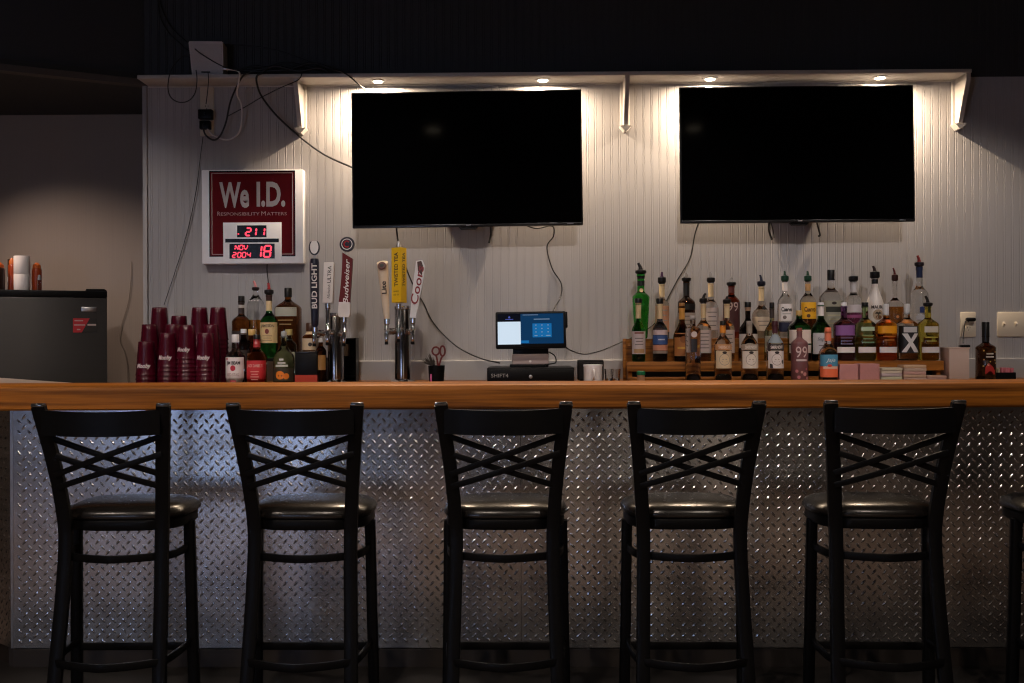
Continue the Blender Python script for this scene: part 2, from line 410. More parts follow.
# ---------------------------------------------------------------- bar stools
M['capm'] = mat('glossy black cap', (.02, .02, .02), .14, spec=1.0, coat=1.0)
def make_stool():
    r = thing('bar_stool', 'x', 'bar stool', (0, 0, 0), group='bar stools along the bar')
    # local: y = 0 at the back posts' top (towards the camera), +y towards the bar
    yt, ys, yf = 0.0, .10, .27
    ZT = 1.045
    bm_ = M['black']
    for s in (-1, 1):
        pts = bez([(s*.171, .012, 0), (s*.165, .035, .16), (s*.158, .075, .40), (s*.154, .096, .58), (s*.157, .095, .68), (s*.170, .062, .84), (s*.194, .0, ZT)], 6)
        mb = MB(); mb.tube(pts, .02, 8, flat=(.0125, .0215)); 
        o = mb.build('leg', bm_, r, 50)
        c = MB(); c.box((s*.194, 0, ZT+.003), (.040, .026, .012), .004); c.build('post_cap', M['capm'], o)
    for s in (-1, 1):
        mb = MB(); mb.tube([(s*.200, yf+.012, 0), (s*.194, yf, .35), (s*.190, yf-.008, .640)], .018, 8, flat=(.0155, .0175)); mb.build('leg', bm_, r, 50)
        f = None
    # top rail: bowed plate between posts
    mb = MB(); n = 12; rows = []
    for i in range(n+1):
        u = i/n*2-1; x = u*.184; yb = -.006-.030*(1-u*u)
        zt_ = ZT-.012-.006*(1-u*u); z0_ = ZT-.090-.004*(1-u*u)
        rows.append([(x, yb, z0_), (x, yb, zt_), (x, yb+.016, zt_), (x, yb+.018, z0_)])
    vs = [p for rr in rows for p in rr]; fs = []
    for i in range(n):
        for k in range(4): fs.append((i*4+k, i*4+(k+1) % 4, i*4+4+(k+1) % 4, i*4+4+k))
    fs += [(0, 1, 2, 3), (n*4+3, n*4+2, n*4+1, n*4)]
    mb.add(vs, fs); mb.build('top_rail', bm_, r, 40)
    # crossed slats
    def xw(z): return .155+(z-.68)/(ZT-.68)*.036
    def yw(z): return .095-(z-.68)/(ZT-.68)*.095
    for (za, zb_) in ((.948, .822), (.890, .782)):
        for s in (-1, 1):
            pts = []
            for i in range(9):
                t_ = i/8; z = za+(zb_-za)*t_; u = t_*2-1
                pts.append((s*u*xw(z), yw(z)-.022*(1-u*u)+(.004 if s > 0 else -.004), z))
            MB().tube(pts, .01, 8, flat=(.0095, .005)).build('cross_slat', bm_, r, 50)
    # seat frame and cushion: rounded trapezoid
    def outline(k, n=40):
        o = []
        for i in range(n):
            a = 2*PI*i/n; ca, sa = math.cos(a), math.sin(a); e = 2/3.2
            w = .206+.006*sa
            o.append((w*k*math.copysign(abs(ca)**e, ca), .275+.163*k*math.copysign(abs(sa)**e, sa)))
        return o
    def loft(rows):
        mb = MB(); n = len(rows[0][0]); vs = []; fs = []
        for o, z in rows: vs += [(x, y, z) for x, y in o]
        for i in range(len(rows)-1):
            for k in range(n): fs.append((i*n+k, i*n+(k+1) % n, (i+1)*n+(k+1) % n, (i+1)*n+k))
        fs += [tuple(reversed(range(n))), tuple(range((len(rows)-1)*n, len(rows)*n))]
        return mb.add(vs, fs)
    loft([(outline(.93), .632), (outline(.955), .637), (outline(.955), .664), (outline(.94), .667)]).build('seat_frame', bm_, r, 40)
    loft([(outline(.96), .6672), (outline(1.0), .674), (outline(1.0), .682), (outline(.965), .697), (outline(.85), .708), (outline(.6), .715), (outline(.3), .717)]).build('seat_cushion', M['vinyl'], r, 60)
    # bent brace under the seat and foot ring
    def ring(z, hw, y0, y1, fl):
        pts = [(-hw, y1, z), (-hw-.002, (y0+y1)/2+.03, z)]
        for i in range(11):
            u = i/10*2-1; pts.append((u*hw*.93, y0-.055*(1-u*u)**.8+.02*(abs(u)), z))
        pts += [(hw+.002, (y0+y1)/2+.03, z), (hw, y1, z)]
        return MB().tube(bez(pts, 3), .01, 8, flat=fl)
    ring(.553, .185, .115, yf-.01, (.0125, .006)).build('seat_brace', bm_, r, 50)
    fr = ring(.232, .188, .04, yf, (.0125, .006)).build('foot_ring', bm_, r, 50)
    MB().tube([(-.186, yf+.003, .214), (.186, yf+.003, .214)], .01, 8, flat=(.013, .007)).build('foot_bar', bm_, r, 50)
    for k in r.children:
        if k.name.startswith('leg'):
            vs = [v.co for v in k.data.vertices]; lo = min(vs, key=lambda v: v.z)
            sx = sum(v.x for v in vs if v.z < .02)/max(1, len([1 for v in vs if v.z < .02])); sy = sum(v.y for v in vs if v.z < .02)/max(1, len([1 for v in vs if v.z < .02]))
            MB().lathe([(.016, .0), (.019, .004), (.017, .014)], 12, (sx, sy, 0)).build('foot_glide', M['plastic'], k)
    return r
YS = 3.085
stool0 = make_stool()
stools = [(101, 1, 'black bar stool with crossed slat back, farthest left of all'),
          (295, -.4, 'black bar stool with crossed slat back, second from left, below the red sign'),
          (503.5, 0, 'black bar stool with crossed slat back, in the middle, below the touch screen'),
          (696.5, 0, 'black bar stool with crossed slat back, below the left end of the rack'),
          (894.5, -2.5, 'black bar stool with crossed slat back, below the napkin stacks'),
          (1120, 0, 'black bar stool cut off at the right edge of the view')]
for i, (px, rz, lb) in enumerate(stools):
    o = stool0 if i == 0 else copy_tree(stool0)
    o.location = (PZ(px, YS, 1.04), YS, 0); o.rotation_euler = (0, 0, R(rz)); o['label'] = lb
# ---------------------------------------------------------------- televisions
def tv(px0, px1, pyt, pyb, tilt, label, pxlogo, yaw):
    Y = YW-.105
    a = P(px0, pyt, Y); b = P(px1, pyb, Y); w = b.x-a.x; h = a.z-b.z
    t_ = thing('television', label, 'television', ((a.x+b.x)/2, YW-.001, (a.z+b.z)/2), 0, 'televisions on the panelled wall')
    Q = Matrix.Rotation(tilt, 3, 'Y') @ Matrix.Rotation(R(-1.0), 3, 'X')
    def fin(o): o.rotation_euler = Q.to_euler(); o.location = (0, -.092, 0); return o
    fin(MB().b2(-w/2, w/2, -.014, .004, -h/2, h/2, .004).build('casing', M['plastic'], t_))
    fin(MB().b2(-w/2+.008, w/2-.008, -.0162, -.0135, -h/2+.014, h/2-.008).build('screen', M['gloss'], t_))
    fin(MB().b2(-w/2+.004, w/2-.004, -.0168, -.0140, -h/2+.001, -h/2+.0125, .001).build('lower_bezel', M['gloss2'], t_))
    fin(MB().b2(-w*.30, w*.30, .003, .032, -h*.42, h*.12, .01).build('rear_housing', M['plastic'], t_))
    e = MB(); e.prism([(-.045, 0), (.045, 0), (.033, -.012), (-.033, -.012)], -.012, .008, 'Y')
    o = e.build('sensor_foot', M['gloss2'], t_); o.rotation_euler = Q.to_euler(); o.location = (pxlogo, -.092, -h/2)
    lg = MB(); lg.b2(-.010, .010, -.0178, -.0167, -h/2+.005, -h/2+.009); o = fin(lg.build('logo_mark', M['logo'], t_)); o.location.x += pxlogo
    mb = MB(); mb.b2(w/2-.075, w/2-.045, -.0178, -.0167, -h/2+.0055, -h/2+.008); fin(mb.build('maker_mark', M['logo'], t_))
    mb = MB(); mb.b2(-.2, .2, -.075, -.0005, -.10, .10, .003); mb.build('wall_mount', M['black'], t_)
    return t_
M['gloss2'] = mat('dark bezel strip', (.012, .012, .013), .25, var=.1)
M['logo'] = mat('pale printed mark', (.35, .36, .38), .4)
tv(351.5, 582.5, 91.5, 226.3, R(-.5), 'black flat television on the wall above the tap towers, switched off', .005, 0)
tv(679.5, 914.5, 86.5, 222, R(-.15), 'black flat television on the wall above the bottle rack, switched off', .01, 0)

# ---------------------------------------------------------------- lit age-check sign
Ysg = YW-.05
sa = P(201.5, 170, Ysg); sb = P(303.5, 263.5, Ysg); sw, sh = sb.x-sa.x, sa.z-sb.z
sg = thing('lit_sign', 'square silver framed dark red sign with red glowing date digits', 'sign', ((sa.x+sb.x)/2, YW-.001, (sa.z+sb.z)/2))
kx = sw/562.0; kz = sh/508.0                    # sign drawn on the grid of its own face
def gx(u): return (u-62)*kx-sw/2
def gz(v): return sh/2-(v-83)*kz
M['alu'] = mat('silver sign frame', (.80, .80, .84), .45, metal=.0, var=.05, scale=40)
M['sred'] = mat('dark red sign face', (.10, .004, .008), .6, var=.5, scale=9, spec=.08, emit=(.5, .01, .02), es=.006)
M['stxt'] = mat('grey sign lettering', (.46, .42, .42), .5)
M['led'] = glow('red glowing digits', (1.0, .06, .10), 1.7)
M['disp'] = mat('black display window', (.004, .003, .003), .25)
MB().b2(-sw/2, sw/2, -.049, 0, -sh/2, sh/2, .004).build('frame', M['alu'], sg)
MB().b2(gx(104), gx(580), -.0495, -.045, gz(552), gz(88)).build('face_border', M['disp'], sg)
fc = MB().b2(gx(110), gx(574), -.0505, -.046, gz(546), gz(96)).build('face', M['sred'], sg)
mb = MB()
for q in ((118, 567, 538, 541), (118, 567, 100, 103), (118, 121, 100, 541), (564, 567, 100, 541)): mb.b2(gx(q[0]), gx(q[1]), -.0512, -.0500, gz(q[3]), gz(q[2]))
mb.build('face_line', M['stxt'], fc, 0)
mb = MB(); text_flat(mb, 'We', gx(243), gz(220), 165*kx, 140*kz, -.0515, .03); text_flat(mb, 'I.D.', gx(446), gz(217), 158*kx, 136*kz, -.0515, .036)
mb.build('lettering', M['stxt'], fc, 0)
M['stxt2'] = mat('dim sign lettering', (.42, .26, .26), .5)
mb = MB(); text_flat(mb, 'R', gx(158), gz(320), 16*kx, 22*kz, -.0515); text_flat(mb, 'ESPONSIBILITY', gx(276), gz(322), 214*kx, 17*kz, -.0515)
text_flat(mb, 'M', gx(405), gz(320), 24*kx, 22*kz, -.0515); text_flat(mb, 'ATTERS', gx(478), gz(322), 110*kx, 17*kz, -.0515)
mb.build('small_lettering', M['stxt2'], fc, 0)
dp = MB().b2(gx(181), gx(504), -.052, -.046, gz(590), gz(368), .001).build('display_panel', M['alu'], sg)
for n, q in (('display_window', (259, 421, 384, 448)), ('display_window', (216, 466, 483, 563)), ('caption_strip', (193, 489, 456, 476))):
    MB().b2(gx(q[0]), gx(q[1]), -.0532, -.0518, gz(q[3]), gz(q[2])).build(n, M['disp'], dp, 0)
SEG = {'0': 'abcdef', '1': 'bc', '2': 'abged', '4': 'fgbc', '8': 'abcdefg', 'O': 'abcdef', 'N': 'efbcn', 'V': 'fbv'}
def seg(mb, ch, u, v, w, h, t):
    sl = .12*h
    def pt(a, b): return (gx(u+a*w+(1-b)*sl-.5*sl), gz(v+b*h))
    E = {'a': ((0, 0), (1, 0)), 'b': ((1, 0), (1, .5)), 'c': ((1, .5), (1, 1)), 'd': ((0, 1), (1, 1)), 'e': ((0, .5), (0, 1)), 'f': ((0, 0), (0, .5)), 'g': ((0, .5), (1, .5)), 'n': ((0, 0), (1, 1)), 'v': ((0, .5), (.5, 1)), 'w': ((.5, 1), (1, .5))}
    for s in SEG[ch]+('w' if ch == 'V' else ''):
        (a0, b0), (a1, b1) = E[s]
        p, q = Vector(pt(a0, b0)), Vector(pt(a1, b1)); d = (q-p).normalized(); p2, q2 = p+d*t*.10, q-d*t*.10; n_ = Vector((-d.y, d.x))*t*.5
        ring = [p2+d*0, p2+d*t*.4+n_, q2-d*t*.4+n_, q2, q2-d*t*.4-n_, p2+d*t*.4-n_]
        mb.add([(r_.x, -.0545, r_.y) for r_ in ring]+[(r_.x, -.053, r_.y) for r_ in ring], [tuple(range(6))]+[(i, i+6, (i+1) % 6+6, (i+1) % 6) for i in range(6)])
T = 9*kx
def digit(ch, u, v, w, h, t):
    mb = MB(); seg(mb, ch, u, v, w, h, t); mb.build('glowing_digit', M['led'], dp, 0)
for ch, u in (('2', 308), ('1', 352), ('1', 398)): digit(ch, u, 399, 26 if ch != '1' else 12, 40, T)
MB().b2(gx(262), gx(270), -.0545, -.053, gz(434), gz(427)).build('glowing_dot', M['led'], dp, 0)
for ch, u in (('N', 248), ('O', 273), ('V', 298)): digit(ch, u, 491, 18, 24, T*.62)
for ch, u in (('2', 234), ('0', 262), ('0', 288), ('4', 314)): digit(ch, u, 530, 18, 26, T*.62)
digit('1', 374, 495, 18, 60, T*1.05); digit('8', 408, 495, 36, 60, T*1.05)

# ---------------------------------------------------------------- cords
M['cord'] = mat('black cord', (.008, .008, .009), .5)
M['cordg'] = mat('grey cord', (.62, .60, .60), .5)
def cord(name, label, pts, r=.0032, m='cord', cat='cord', group=None):
    """pts: (px, py, distance from the wall)"""
    ps = bez([P(px, py, YW-max(d, r+.002)) for px, py, d in pts], 8)
    o = MB().tube(ps, r, 8).build(name, M[m], None, 60)
    return tag(o, label, cat, group)
cord('black_cable', 'black cord looping from the left television down to the touch screen', [(523, 224, .08), (536, 228.5, .08), (552, 226, .07), (553.5, 236, .02), (547, 247, .02), (552, 268, .02), (561, 283, .02), (561, 296, .03), (555, 307, .10), (550, 318, .17)])
cord('cord_end', 'short dark cord end hanging below the middle of the left television', [(490, 222, .06), (491, 233, .015), (489, 243, .015)], .0048)
cord('black_cable', 'long black cord running down from the right television behind bottles to the register', [(700, 219, .06), (695, 234, .02), (690, 258, .02), (678, 279, .02), (668, 298, .02), (656, 322, .016), (635, 336, .016), (617, 344, .03), (600, 351, .07), (584, 354, .08), (570, 350, .10), (562, 344, .16)])
cord('cord_end', 'short thick black cord end below the middle of the right television', [(769, 219, .06), (769, 231, .015), (772, 240, .015)], .0048)
cord('cord_end', 'thin black cord end below the middle of the right television', [(770, 219, .06), (773, 230, .012), (774, 238, .012)], .0022)
cord('cord_end', 'short curled black cord end hanging below the right side of the right television', [(816, 219, .06), (818, 227, .02), (820, 235, .015), (818, 236, .012)], .0042)
cord('black_cable', 'black cord running from the left television behind tap handles to the register', [(396, 222, .06), (397, 233, .03), (399, 245, .02), (404, 262, .02), (411, 280, .02), (418, 294, .02), (424, 304, .02), (431, 319, .02), (441, 332, .02), (455, 345, .03), (468, 353, .03), (484, 359.5, .06), (500, 363, .10)], .0035)
cord('black_cable', 'thin black cord hanging from the wall plugs down to the maroon cups', [(203, 137, .02), (200, 160, .012), (197, 185, .012), (192, 212, .012), (185, 240, .012), (174, 275, .012), (164, 305, .02)], .0018)
cord('cord_end', 'thin dark cord hanging below the dark red sign', [(267.5, 261, .03), (267, 270, .015), (268.5, 284, .02), (268, 292, .06)], .0024)
cord('hanging_cord', 'thick black cord sagging from the ledge to the left television', [(262, 73, .165), (257, 76, .165), (257, 84, .15), (262, 97, .08), (277, 116, .05), (300, 137, .03), (325, 155, .03), (356, 169, .06)], .0046)
cord('thin_cord', 'thin black cord slanting from the ledge bracket to the looped cords', [(302, 73, .165), (298, 80, .16), (280, 88, .1), (262, 97, .06), (245, 107, .04), (228, 116, .03)], .0022)
cord('looped_cord', 'black cord loop hanging below the wall plugs at upper left', [(250, 72, .165), (243, 76, .165), (236, 88, .10), (230, 103, .06), (226, 122, .04), (220, 136, .03), (213, 140, .03), (205, 134, .035), (203, 124, .045)], .0042)
cord('looped_cord', 'pale grey cord loop hanging beside the black loop under the ledge', [(222, 69, .17), (238, 71, .165), (239, 80, .15), (237, 93, .10), (241, 104, .06), (242, 118, .04), (239, 132, .03), (231, 139, .025), (222, 139, .025), (212, 134, .03), (206, 127, .04)], .004, 'cordg')
cord('looped_cord', 'thin black cord ring hanging over the ledge left of the white box', [(190, 55, .15), (182, 57, .155), (172, 68, .165), (168, 84, .165), (170, 96, .14), (178, 102, .12), (188, 101, .12), (195, 93, .14), (197, 80, .165), (196, 70, .17)], .0024)
cord('thin_cord', 'thin dark wire running up the dark wall from the white box', [(158, -8, .01), (163, 12, .01), (172, 28, .01), (182, 38, .01), (190, 44, .03), (200, 53, .155), (222, 66, .17), (240, 71, .17)], .0028)
cord('thin_cord', 'thin dark wire sagging on the dark wall at top left', [(157, -8, .01), (160, 16, .01), (168, 32, .01), (178, 42, .01), (190, 52, .02)], .0022)
cord('thin_cord', 'thin black wire from the wall plugs up to the white box', [(208, 72, .16), (208.5, 80, .155), (207.5, 92, .04), (206, 104, .03)], .0022)
cord('thin_cord', 'thin dark wire lying above the ledge from box to bundle', [(222, 44, .02), (250, 46, .012), (275, 50, .012), (300, 58, .012), (318, 66, .03), (330, 72, .08)], .0022)
cord('hanging_cord', 'dark cord dropping from the ledge to the top corner of the left television', [(320, 71, .10), (335, 70, .15), (346, 74, .165), (356, 82, .14), (368, 93, .09), (370, 98, .06)], .0036)
# the bundle of cables lying on the ledge
for i, q in enumerate([[(236, 72), (252, 66), (270, 68), (296, 66), (320, 70)], [(240, 71), (262, 69), (285, 63), (305, 66), (330, 71)], [(250, 72), (268, 71), (290, 69), (312, 63), (335, 70)], [(262, 72), (275, 66), (298, 71), (318, 68), (328, 72)]]):
    cord('cable', 'black cable in the tangled bundle on the ledge left of the television', [(x, y, .07+.02*i) for x, y in q], .0055, group='tangled cables on the ledge')

# ---------------------------------------------------------------- white box on the ledge, plugs and plates
ba = P(190, 43, YW-.08); bb = P(224, 73, YW-.08)
bx = thing('speaker_box', 'small off white box standing on the ledge at upper left among cords', 'box', ((ba.x+bb.x)/2, YW-.06, zled+.0185), R(4))
w = (bb.x-ba.x)/2; h = ba.z-zled-.0185
mb = MB(); mb.prism([(-w*.80, 0), (w*.95, .004), (w, .03), (w*.98, h*.98), (w*.9, h), (-w*.95, h), (-w, h*.97)], -.045, .045, 'Y'); mb.build('shell', mat('off white plastic', (.62, .56, .53), .5), bx, 30)
mb = MB(); mb.prism([(-w*.74, .012), (w*.86, .014), (w*.9, h*.92), (-w*.88, h*.92)], -.048, -.0445, 'Y'); mb.build('front_panel', mat('off white front', (.58, .52, .50), .6, bump=.2, scale=200), bx, 30)
MB().tube([(-.02, -.049, .02), (.02, -.049, .02)], .003).build('badge', M['plastic'], bx)

def plate(name, label, cat, px0, px1, py0, py1, kind):
    a = P(px0, py0, YW-.006); b = P(px1, py1, YW-.006); w, h = b.x-a.x, a.z-b.z
    t_ = thing(name, label, cat, ((a.x+b.x)/2, YW-.001, (a.z+b.z)/2))
    MB().b2(-w/2, w/2, -.007, 0, -h/2, h/2, .003).build('cover_plate', M['ivory'], t_)
    if kind == 'outlet':
        for s in (-1, 1):
            o = MB().lathe([(.0165, 0), (.0165, .0015), (.016, .002)], 20, (0, -.0068, s*.0195), axis='-Y').build('socket', M['ivory'], t_)
            mb = MB(); mb.b2(-.0075, -.0055, -.0095, -.0086, s*.0195+.001, s*.0195+.009); mb.b2(.0055, .0075, -.0095, -.0086, s*.0195+.002, s*.0195+.009); mb.lathe([(.0022, 0), (.0022, .0009)], 10, (0, -.0086, s*.0195-.007), axis='-Y'); mb.build('slots', M['plastic'], o, 0)
    else:
        n = kind
        for i in range(n):
            x = -w/2+w*(i+.5)/n
            o = MB().b2(x-.006, x+.006, -.0085, -.006, -.0125, .0125, .001).build('switch_frame', M['ivory'], t_)
            MB().box((x, -.012, .004), (.007, .012, .011), .002, Matrix.Rotation(R(-25), 3, 'X')).build('toggle', M['ivory'], o)
    return t_
plate('wall_outlet', 'ivory outlet plate with a black plug, right of the bottle rack', 'outlet', 960.5, 976, 312, 337, 'outlet')
plate('switch_plate', 'wide ivory switch plate with toggles at the right edge', 'switch', 997.5, 1046, 312, 336.5, 4)
op = plate('wall_outlet', 'tall ivory outlet plate hung with black plugs at upper left', 'outlet', 200, 214, 87, 136, 'outlet')
def plug(label, px, py, w, h, d, r, tail=None):
    p = P(px, py, YW-.012); t_ = thing('power_plug', label, 'plug', (p.x, YW-.011, p.z))
    MB().box((0, -d/2, 0), (w, d, h), .004).build('plug_body', M['plastic'], t_)
    MB().tube([(0, -d, 0), (0, -d-.012, -.002)], [.006, .004]).build('strain_relief', M['plastic'], t_)
plug('upper black plug on the tall outlet plate at upper left', 207, 115.5, .066, .046, .036, 0)
plug('lower black plug on the tall outlet plate at upper left', 206.5, 126, .050, .040, .034, 0)
pl = P(969.5, 319.5, YW-.012); t_ = thing('power_plug', 'flat black plug in the ivory outlet right of the bottle rack', 'plug', (pl.x, YW-.0105, pl.z))
MB().box((0, -.014, 0), (.046, .024, .018), .008, seg=3).build('plug_body', M['plastic'], t_)
MB().tube(bez([(-.018, -.02, -.002), (-.030, -.024, -.012), (-.037, -.028, -.05), (-.045, -.035, -.085), (-.052, -.05, -.112)], 6), .0028).build('lead', M['cord'], t_)

# ---------------------------------------------------------------- refrigerator and the things on top of it
YFR = 4.85; RFR = R(24)
fa = P(107, 297, YFR); ft = P(107, 291, YFR).z; fb = P(107, 297.5, YFR).z
fr = thing('refrigerator', 'black upright refrigerator with a red sticker at the left end', 'refrigerator', (fa.x, YFR, 0), RFR)
FW = .62; M['fdoor'] = mat('dark steel door', (.034, .031, .029), .4, spec=.3, metal=.0, var=.08, scale=3, stretch=(1, 1, 14))
MB().b2(-FW, -.001, .06, .36, .02, fb-.002, .004).build('cabinet_body', M['plastic'], fr)
d_ = MB().b2(-FW, 0, 0, .055, .05, fb-.002, .006).build('door', M['fdoor'], fr)
MB().b2(-FW-.004, .001, .004, .36, fb, ft, .004).build('top', M['plastic'], fr)
MB().prism([(-.098, ft-.002), (-.094, ft+.009), (-.012, ft+.010), (-.002, ft+.004), (0, ft-.002)], .01, .06, 'Y').build('hinge_cover', M['plastic'], fr, 30)
def lx(px):
    """place along the door front for the column px"""
    lo, hi = -.9, .2
    for _ in range(40):
        m_ = (lo+hi)/2; q = Vector((fa.x+m_*math.cos(RFR), YFR+m_*math.sin(RFR)))
        if q.x < P(px, 320, q.y).x: lo = m_
        else: hi = m_
    return lo
def lz(py): q = YFR+lx(88)*math.sin(RFR); return P(88, py, q).z
MB().b2(lx(81.5), lx(96.5), -.002, .002, lz(311.5), lz(307), .0005).build('name_plate', M['steel'], d_)
st = MB().b2(lx(73), lx(97), -.0012, .001, lz(332.5), lz(318.3)).build('sticker', mat('black sticker', (.012, .011, .011), .4), d_, 0)
x0, x1, z0, z1 = lx(73), lx(97), lz(332.5), lz(318.3)
MB().prism([(x0, z0), (x0+(x1-x0)*.36, z0), (x0+(x1-x0)*.70, z1), (x0, z1)], -.0018, -.001, 'Y').build('red_print', mat('red print', (.42, .012, .02), .4), st, 0)
mb = MB()
for v, u0, u1 in ((.16, .06, .42), (.46, .04, .50), (.18, .68, .95) if False else (.78, .16, .30)): mb.b2(x0+(x1-x0)*u0, x0+(x1-x0)*u1, -.0022, -.0017, z1+(z0-z1)*(v+.05), z1+(z0-z1)*(v-.03))
mb.b2(x0+(x1-x0)*.60, x0+(x1-x0)*.96, -.0022, -.0011, z1+(z0-z1)*.52, z1+(z0-z1)*.40)
mb.build('white_print', mat('white print', (.45, .35, .34), .5), st, 0)

YT = 4.93
def onfridge(px): return P(px, 285, YT).x
zt_f = ft
sf = S(20, YT)
for k in range(2):
    r_ = thing('paper_roll', 'white paper roll on the black refrigerator, '+('upper of two' if k else 'lower of two'), 'paper roll', (onfridge(22), YT, zt_f+k*18*sf), 0, 'white paper rolls on the refrigerator')
    hh = 18*sf-.0004
    MB().lathe([(.014, 0.0), (7.3*sf, .0), (7.5*sf, .002), (7.5*sf, hh-.002), (7.3*sf, hh), (.014, hh)], 28, caps=False).build('paper', mat('white paper', (.82, .74, .70), .8, var=.03), r_)
    MB().lathe([(.0138, .001), (.0138, hh-.001), (.012, hh-.001), (.012, .001), (.0138, .001)], 20, caps=False).build('core', mat('card core', (.25, .17, .10), .8), r_)
def squeeze(px, rpx, pyt, label, col, capcol, yo=.02):
    b = thing('squeeze_bottle', label, 'bottle', (onfridge(px), YT+yo, zt_f))
    H = (291-pyt)*sf; r0 = rpx*sf
    MB().lathe([(r0*.9, 0), (r0, .004), (r0, H*.74), (r0*.9, H*.80), (r0*.7, H*.83)], 20).build('body', mat('translucent sauce plastic', col, .3, var=.2), b)
    MB().lathe([(r0*.85, H*.82), (r0*.8, H*.92), (r0*.45, H*.97), (r0*.3, H)], 16).build('nozzle_cap', mat('sauce cap', capcol, .4), b)
squeeze(32, 4.6, 261, 'orange red sauce bottle behind the right side of the paper rolls', (.36, .05, .008), (.55, .11, .01), .05)
squeeze(12, 3.4, 257, 'orange red sauce bottle just left of the paper rolls', (.38, .05, .008), (.55, .12, .01), .0)
squeeze(4.5, 5.2, 262, 'orange capped dark sauce bottle with a grey label at the left edge', (.03, .012, .008), (.55, .10, .01), -.05)
s_ = thing('salt_shaker', 'small clear shaker right of the orange bottle on the refrigerator', 'shaker', (onfridge(37.3), YT+.02, zt_f))
MB().lathe([(.009, 0), (.010, .003), (.0085, .05), (.0085, .062)], 16).build('glass', glass('shaker glass', (.8, .8, .8)), s_)
MB().lathe([(.009, .062), (.0095, .07), (.007, .085), (.002, .088)], 16).build('lid', M['steel'], s_)
bk_ = thing('dark_carton', 'black carton standing behind the sauce bottles at the left edge', 'carton', (onfridge(6), YT+.13, zt_f))
MB().b2(-.05, .03, -.02, .03, 0, 35*sf, .002).build('carton_body', M['plastic'], bk_)
MB().b2(-.05, .03, -.021, -.0195, 12*sf, 17*sf).build('label_band', mat('grey label', (.35, .33, .30), .6), bk_)
# cord on the side wall behind the refrigerator
ps = [P(px, py, YSIDE-.008) for px, py in ((131, 262), (130, 288), (127, 306), (121, 325), (119, 340), (124, 352), (127, 370), (127, 392))]
tag(MB().tube(bez(ps, 6), .002, 8).build('wall_cable', mat('beige cord', (.32, .26, .22), .5), None, 60), 'beige cord running down the side wall beside the refrigerator', 'cord')
# ---------------------------------------------------------------- beer towers with tap handles
def seat_y(d): return YK0+d
def on_counter(px, d): return PZ(px, YK0+d, ZK)
YTW = 4.46
M['darkchrome'] = mat('dark mirror chrome', (.30, .29, .29), .16, metal=1, var=.1, scale=10)
def tower(label, pxc, pytop, w_px):
    Y = YTW; x = PZ(pxc, Y, ZK); s = S(pxc, Y); r = w_px/2*s
    t_ = thing('beer_tower', label, 'beer tower', (x, Y, ZK), group='beer towers on the back counter')
    H = P(pxc, pytop, Y).z-ZK
    MB().lathe([(r*1.55, 0), (r*1.6, .006), (r*1.3, .012), (r*1.05, .016)], 28).build('base_flange', M['chrome'], t_)
    MB().lathe([(r, .012), (r, H-.004), (r*.97, H-.001)], 28).build('column', M['darkchrome'], t_)
    MB().lathe([(r*1.08, H-.002), (r*1.12, H+.004), (r*1.08, H+.012), (r*.6, H+.018)], 28).build('cap', M['chrome'], t_)
    t_['_s'] = s; t_['_x'] = x
    return t_, x, s, r
def zz(py, Y=YTW): return P(400, py, Y).z-ZK
def faucet(t_, x0, r, hx, zf, hz0, fy=-.085):
    """shank from the column, valve body, spout and handle ferrule"""
    mb = MB(); mb.tube([(0, 0, zf), (hx*.75, fy*.75, zf), (hx, fy, zf)], .011, 12)
    mb.tube([(hx*.62, fy*.62, zf), (hx*.78, fy*.78, zf)], .016, 12)
    o = mb.build('faucet', M['chrome'], t_, 50)
    MB().tube(bez([(hx, fy, zf+.004), (hx, fy-.012, zf-.012), (hx, fy-.016, zf-.035), (hx, fy-.014, zf-.052)], 4), [.0105, .0105, .0105, .0105, .0105, .0095, .009, .0085, .008, .0075, .007, .007, .007], 12).build('spout', M['chrome'], o)
    MB().tube([(hx, fy-.0175, zf-.045), (hx, fy-.017, zf-.058)], .0085, 10).build('spout_tip', M['plastic'], o)
    MB().lathe([(.008, zf), (.013, zf+.008), (.010, zf+.014), (.009, hz0-.026), (.0125, hz0-.022), (.0125, hz0)], 16, (hx, fy, 0)).build('ferrule', M['chrome'], o)
def up(t_, name, mb, m, hx, fy, z, lean=0, parent=None):
    o = mb.build(name, m, parent or t_, 45)
    if parent is None: o.location = (hx, fy, z); o.rotation_euler = (R(-4), R(lean), 0)
    return o
M['ink'] = mat('dark printed ink', (.02, .018, .018), .6)
M['china_w'] = mat('bright white enamel', (.80, .78, .76), .4)
M['offw'] = mat('off white print', (.74, .69, .66), .5)
M['navy'] = mat('navy lacquer', (.012, .014, .030), .3, coat=.4)
M['maroon'] = mat('maroon lacquer', (.13, .006, .009), .5, spec=.3)
# left tower
t1, x1_, s1, r1 = tower('left chrome beer tower with three tap handles, beside the whiskey bottles', 336, 316, 16)
FY = -.085
def hxof(px, py, t_x): return P(px, py, YTW+FY).x-t_x
zf = zz(333)
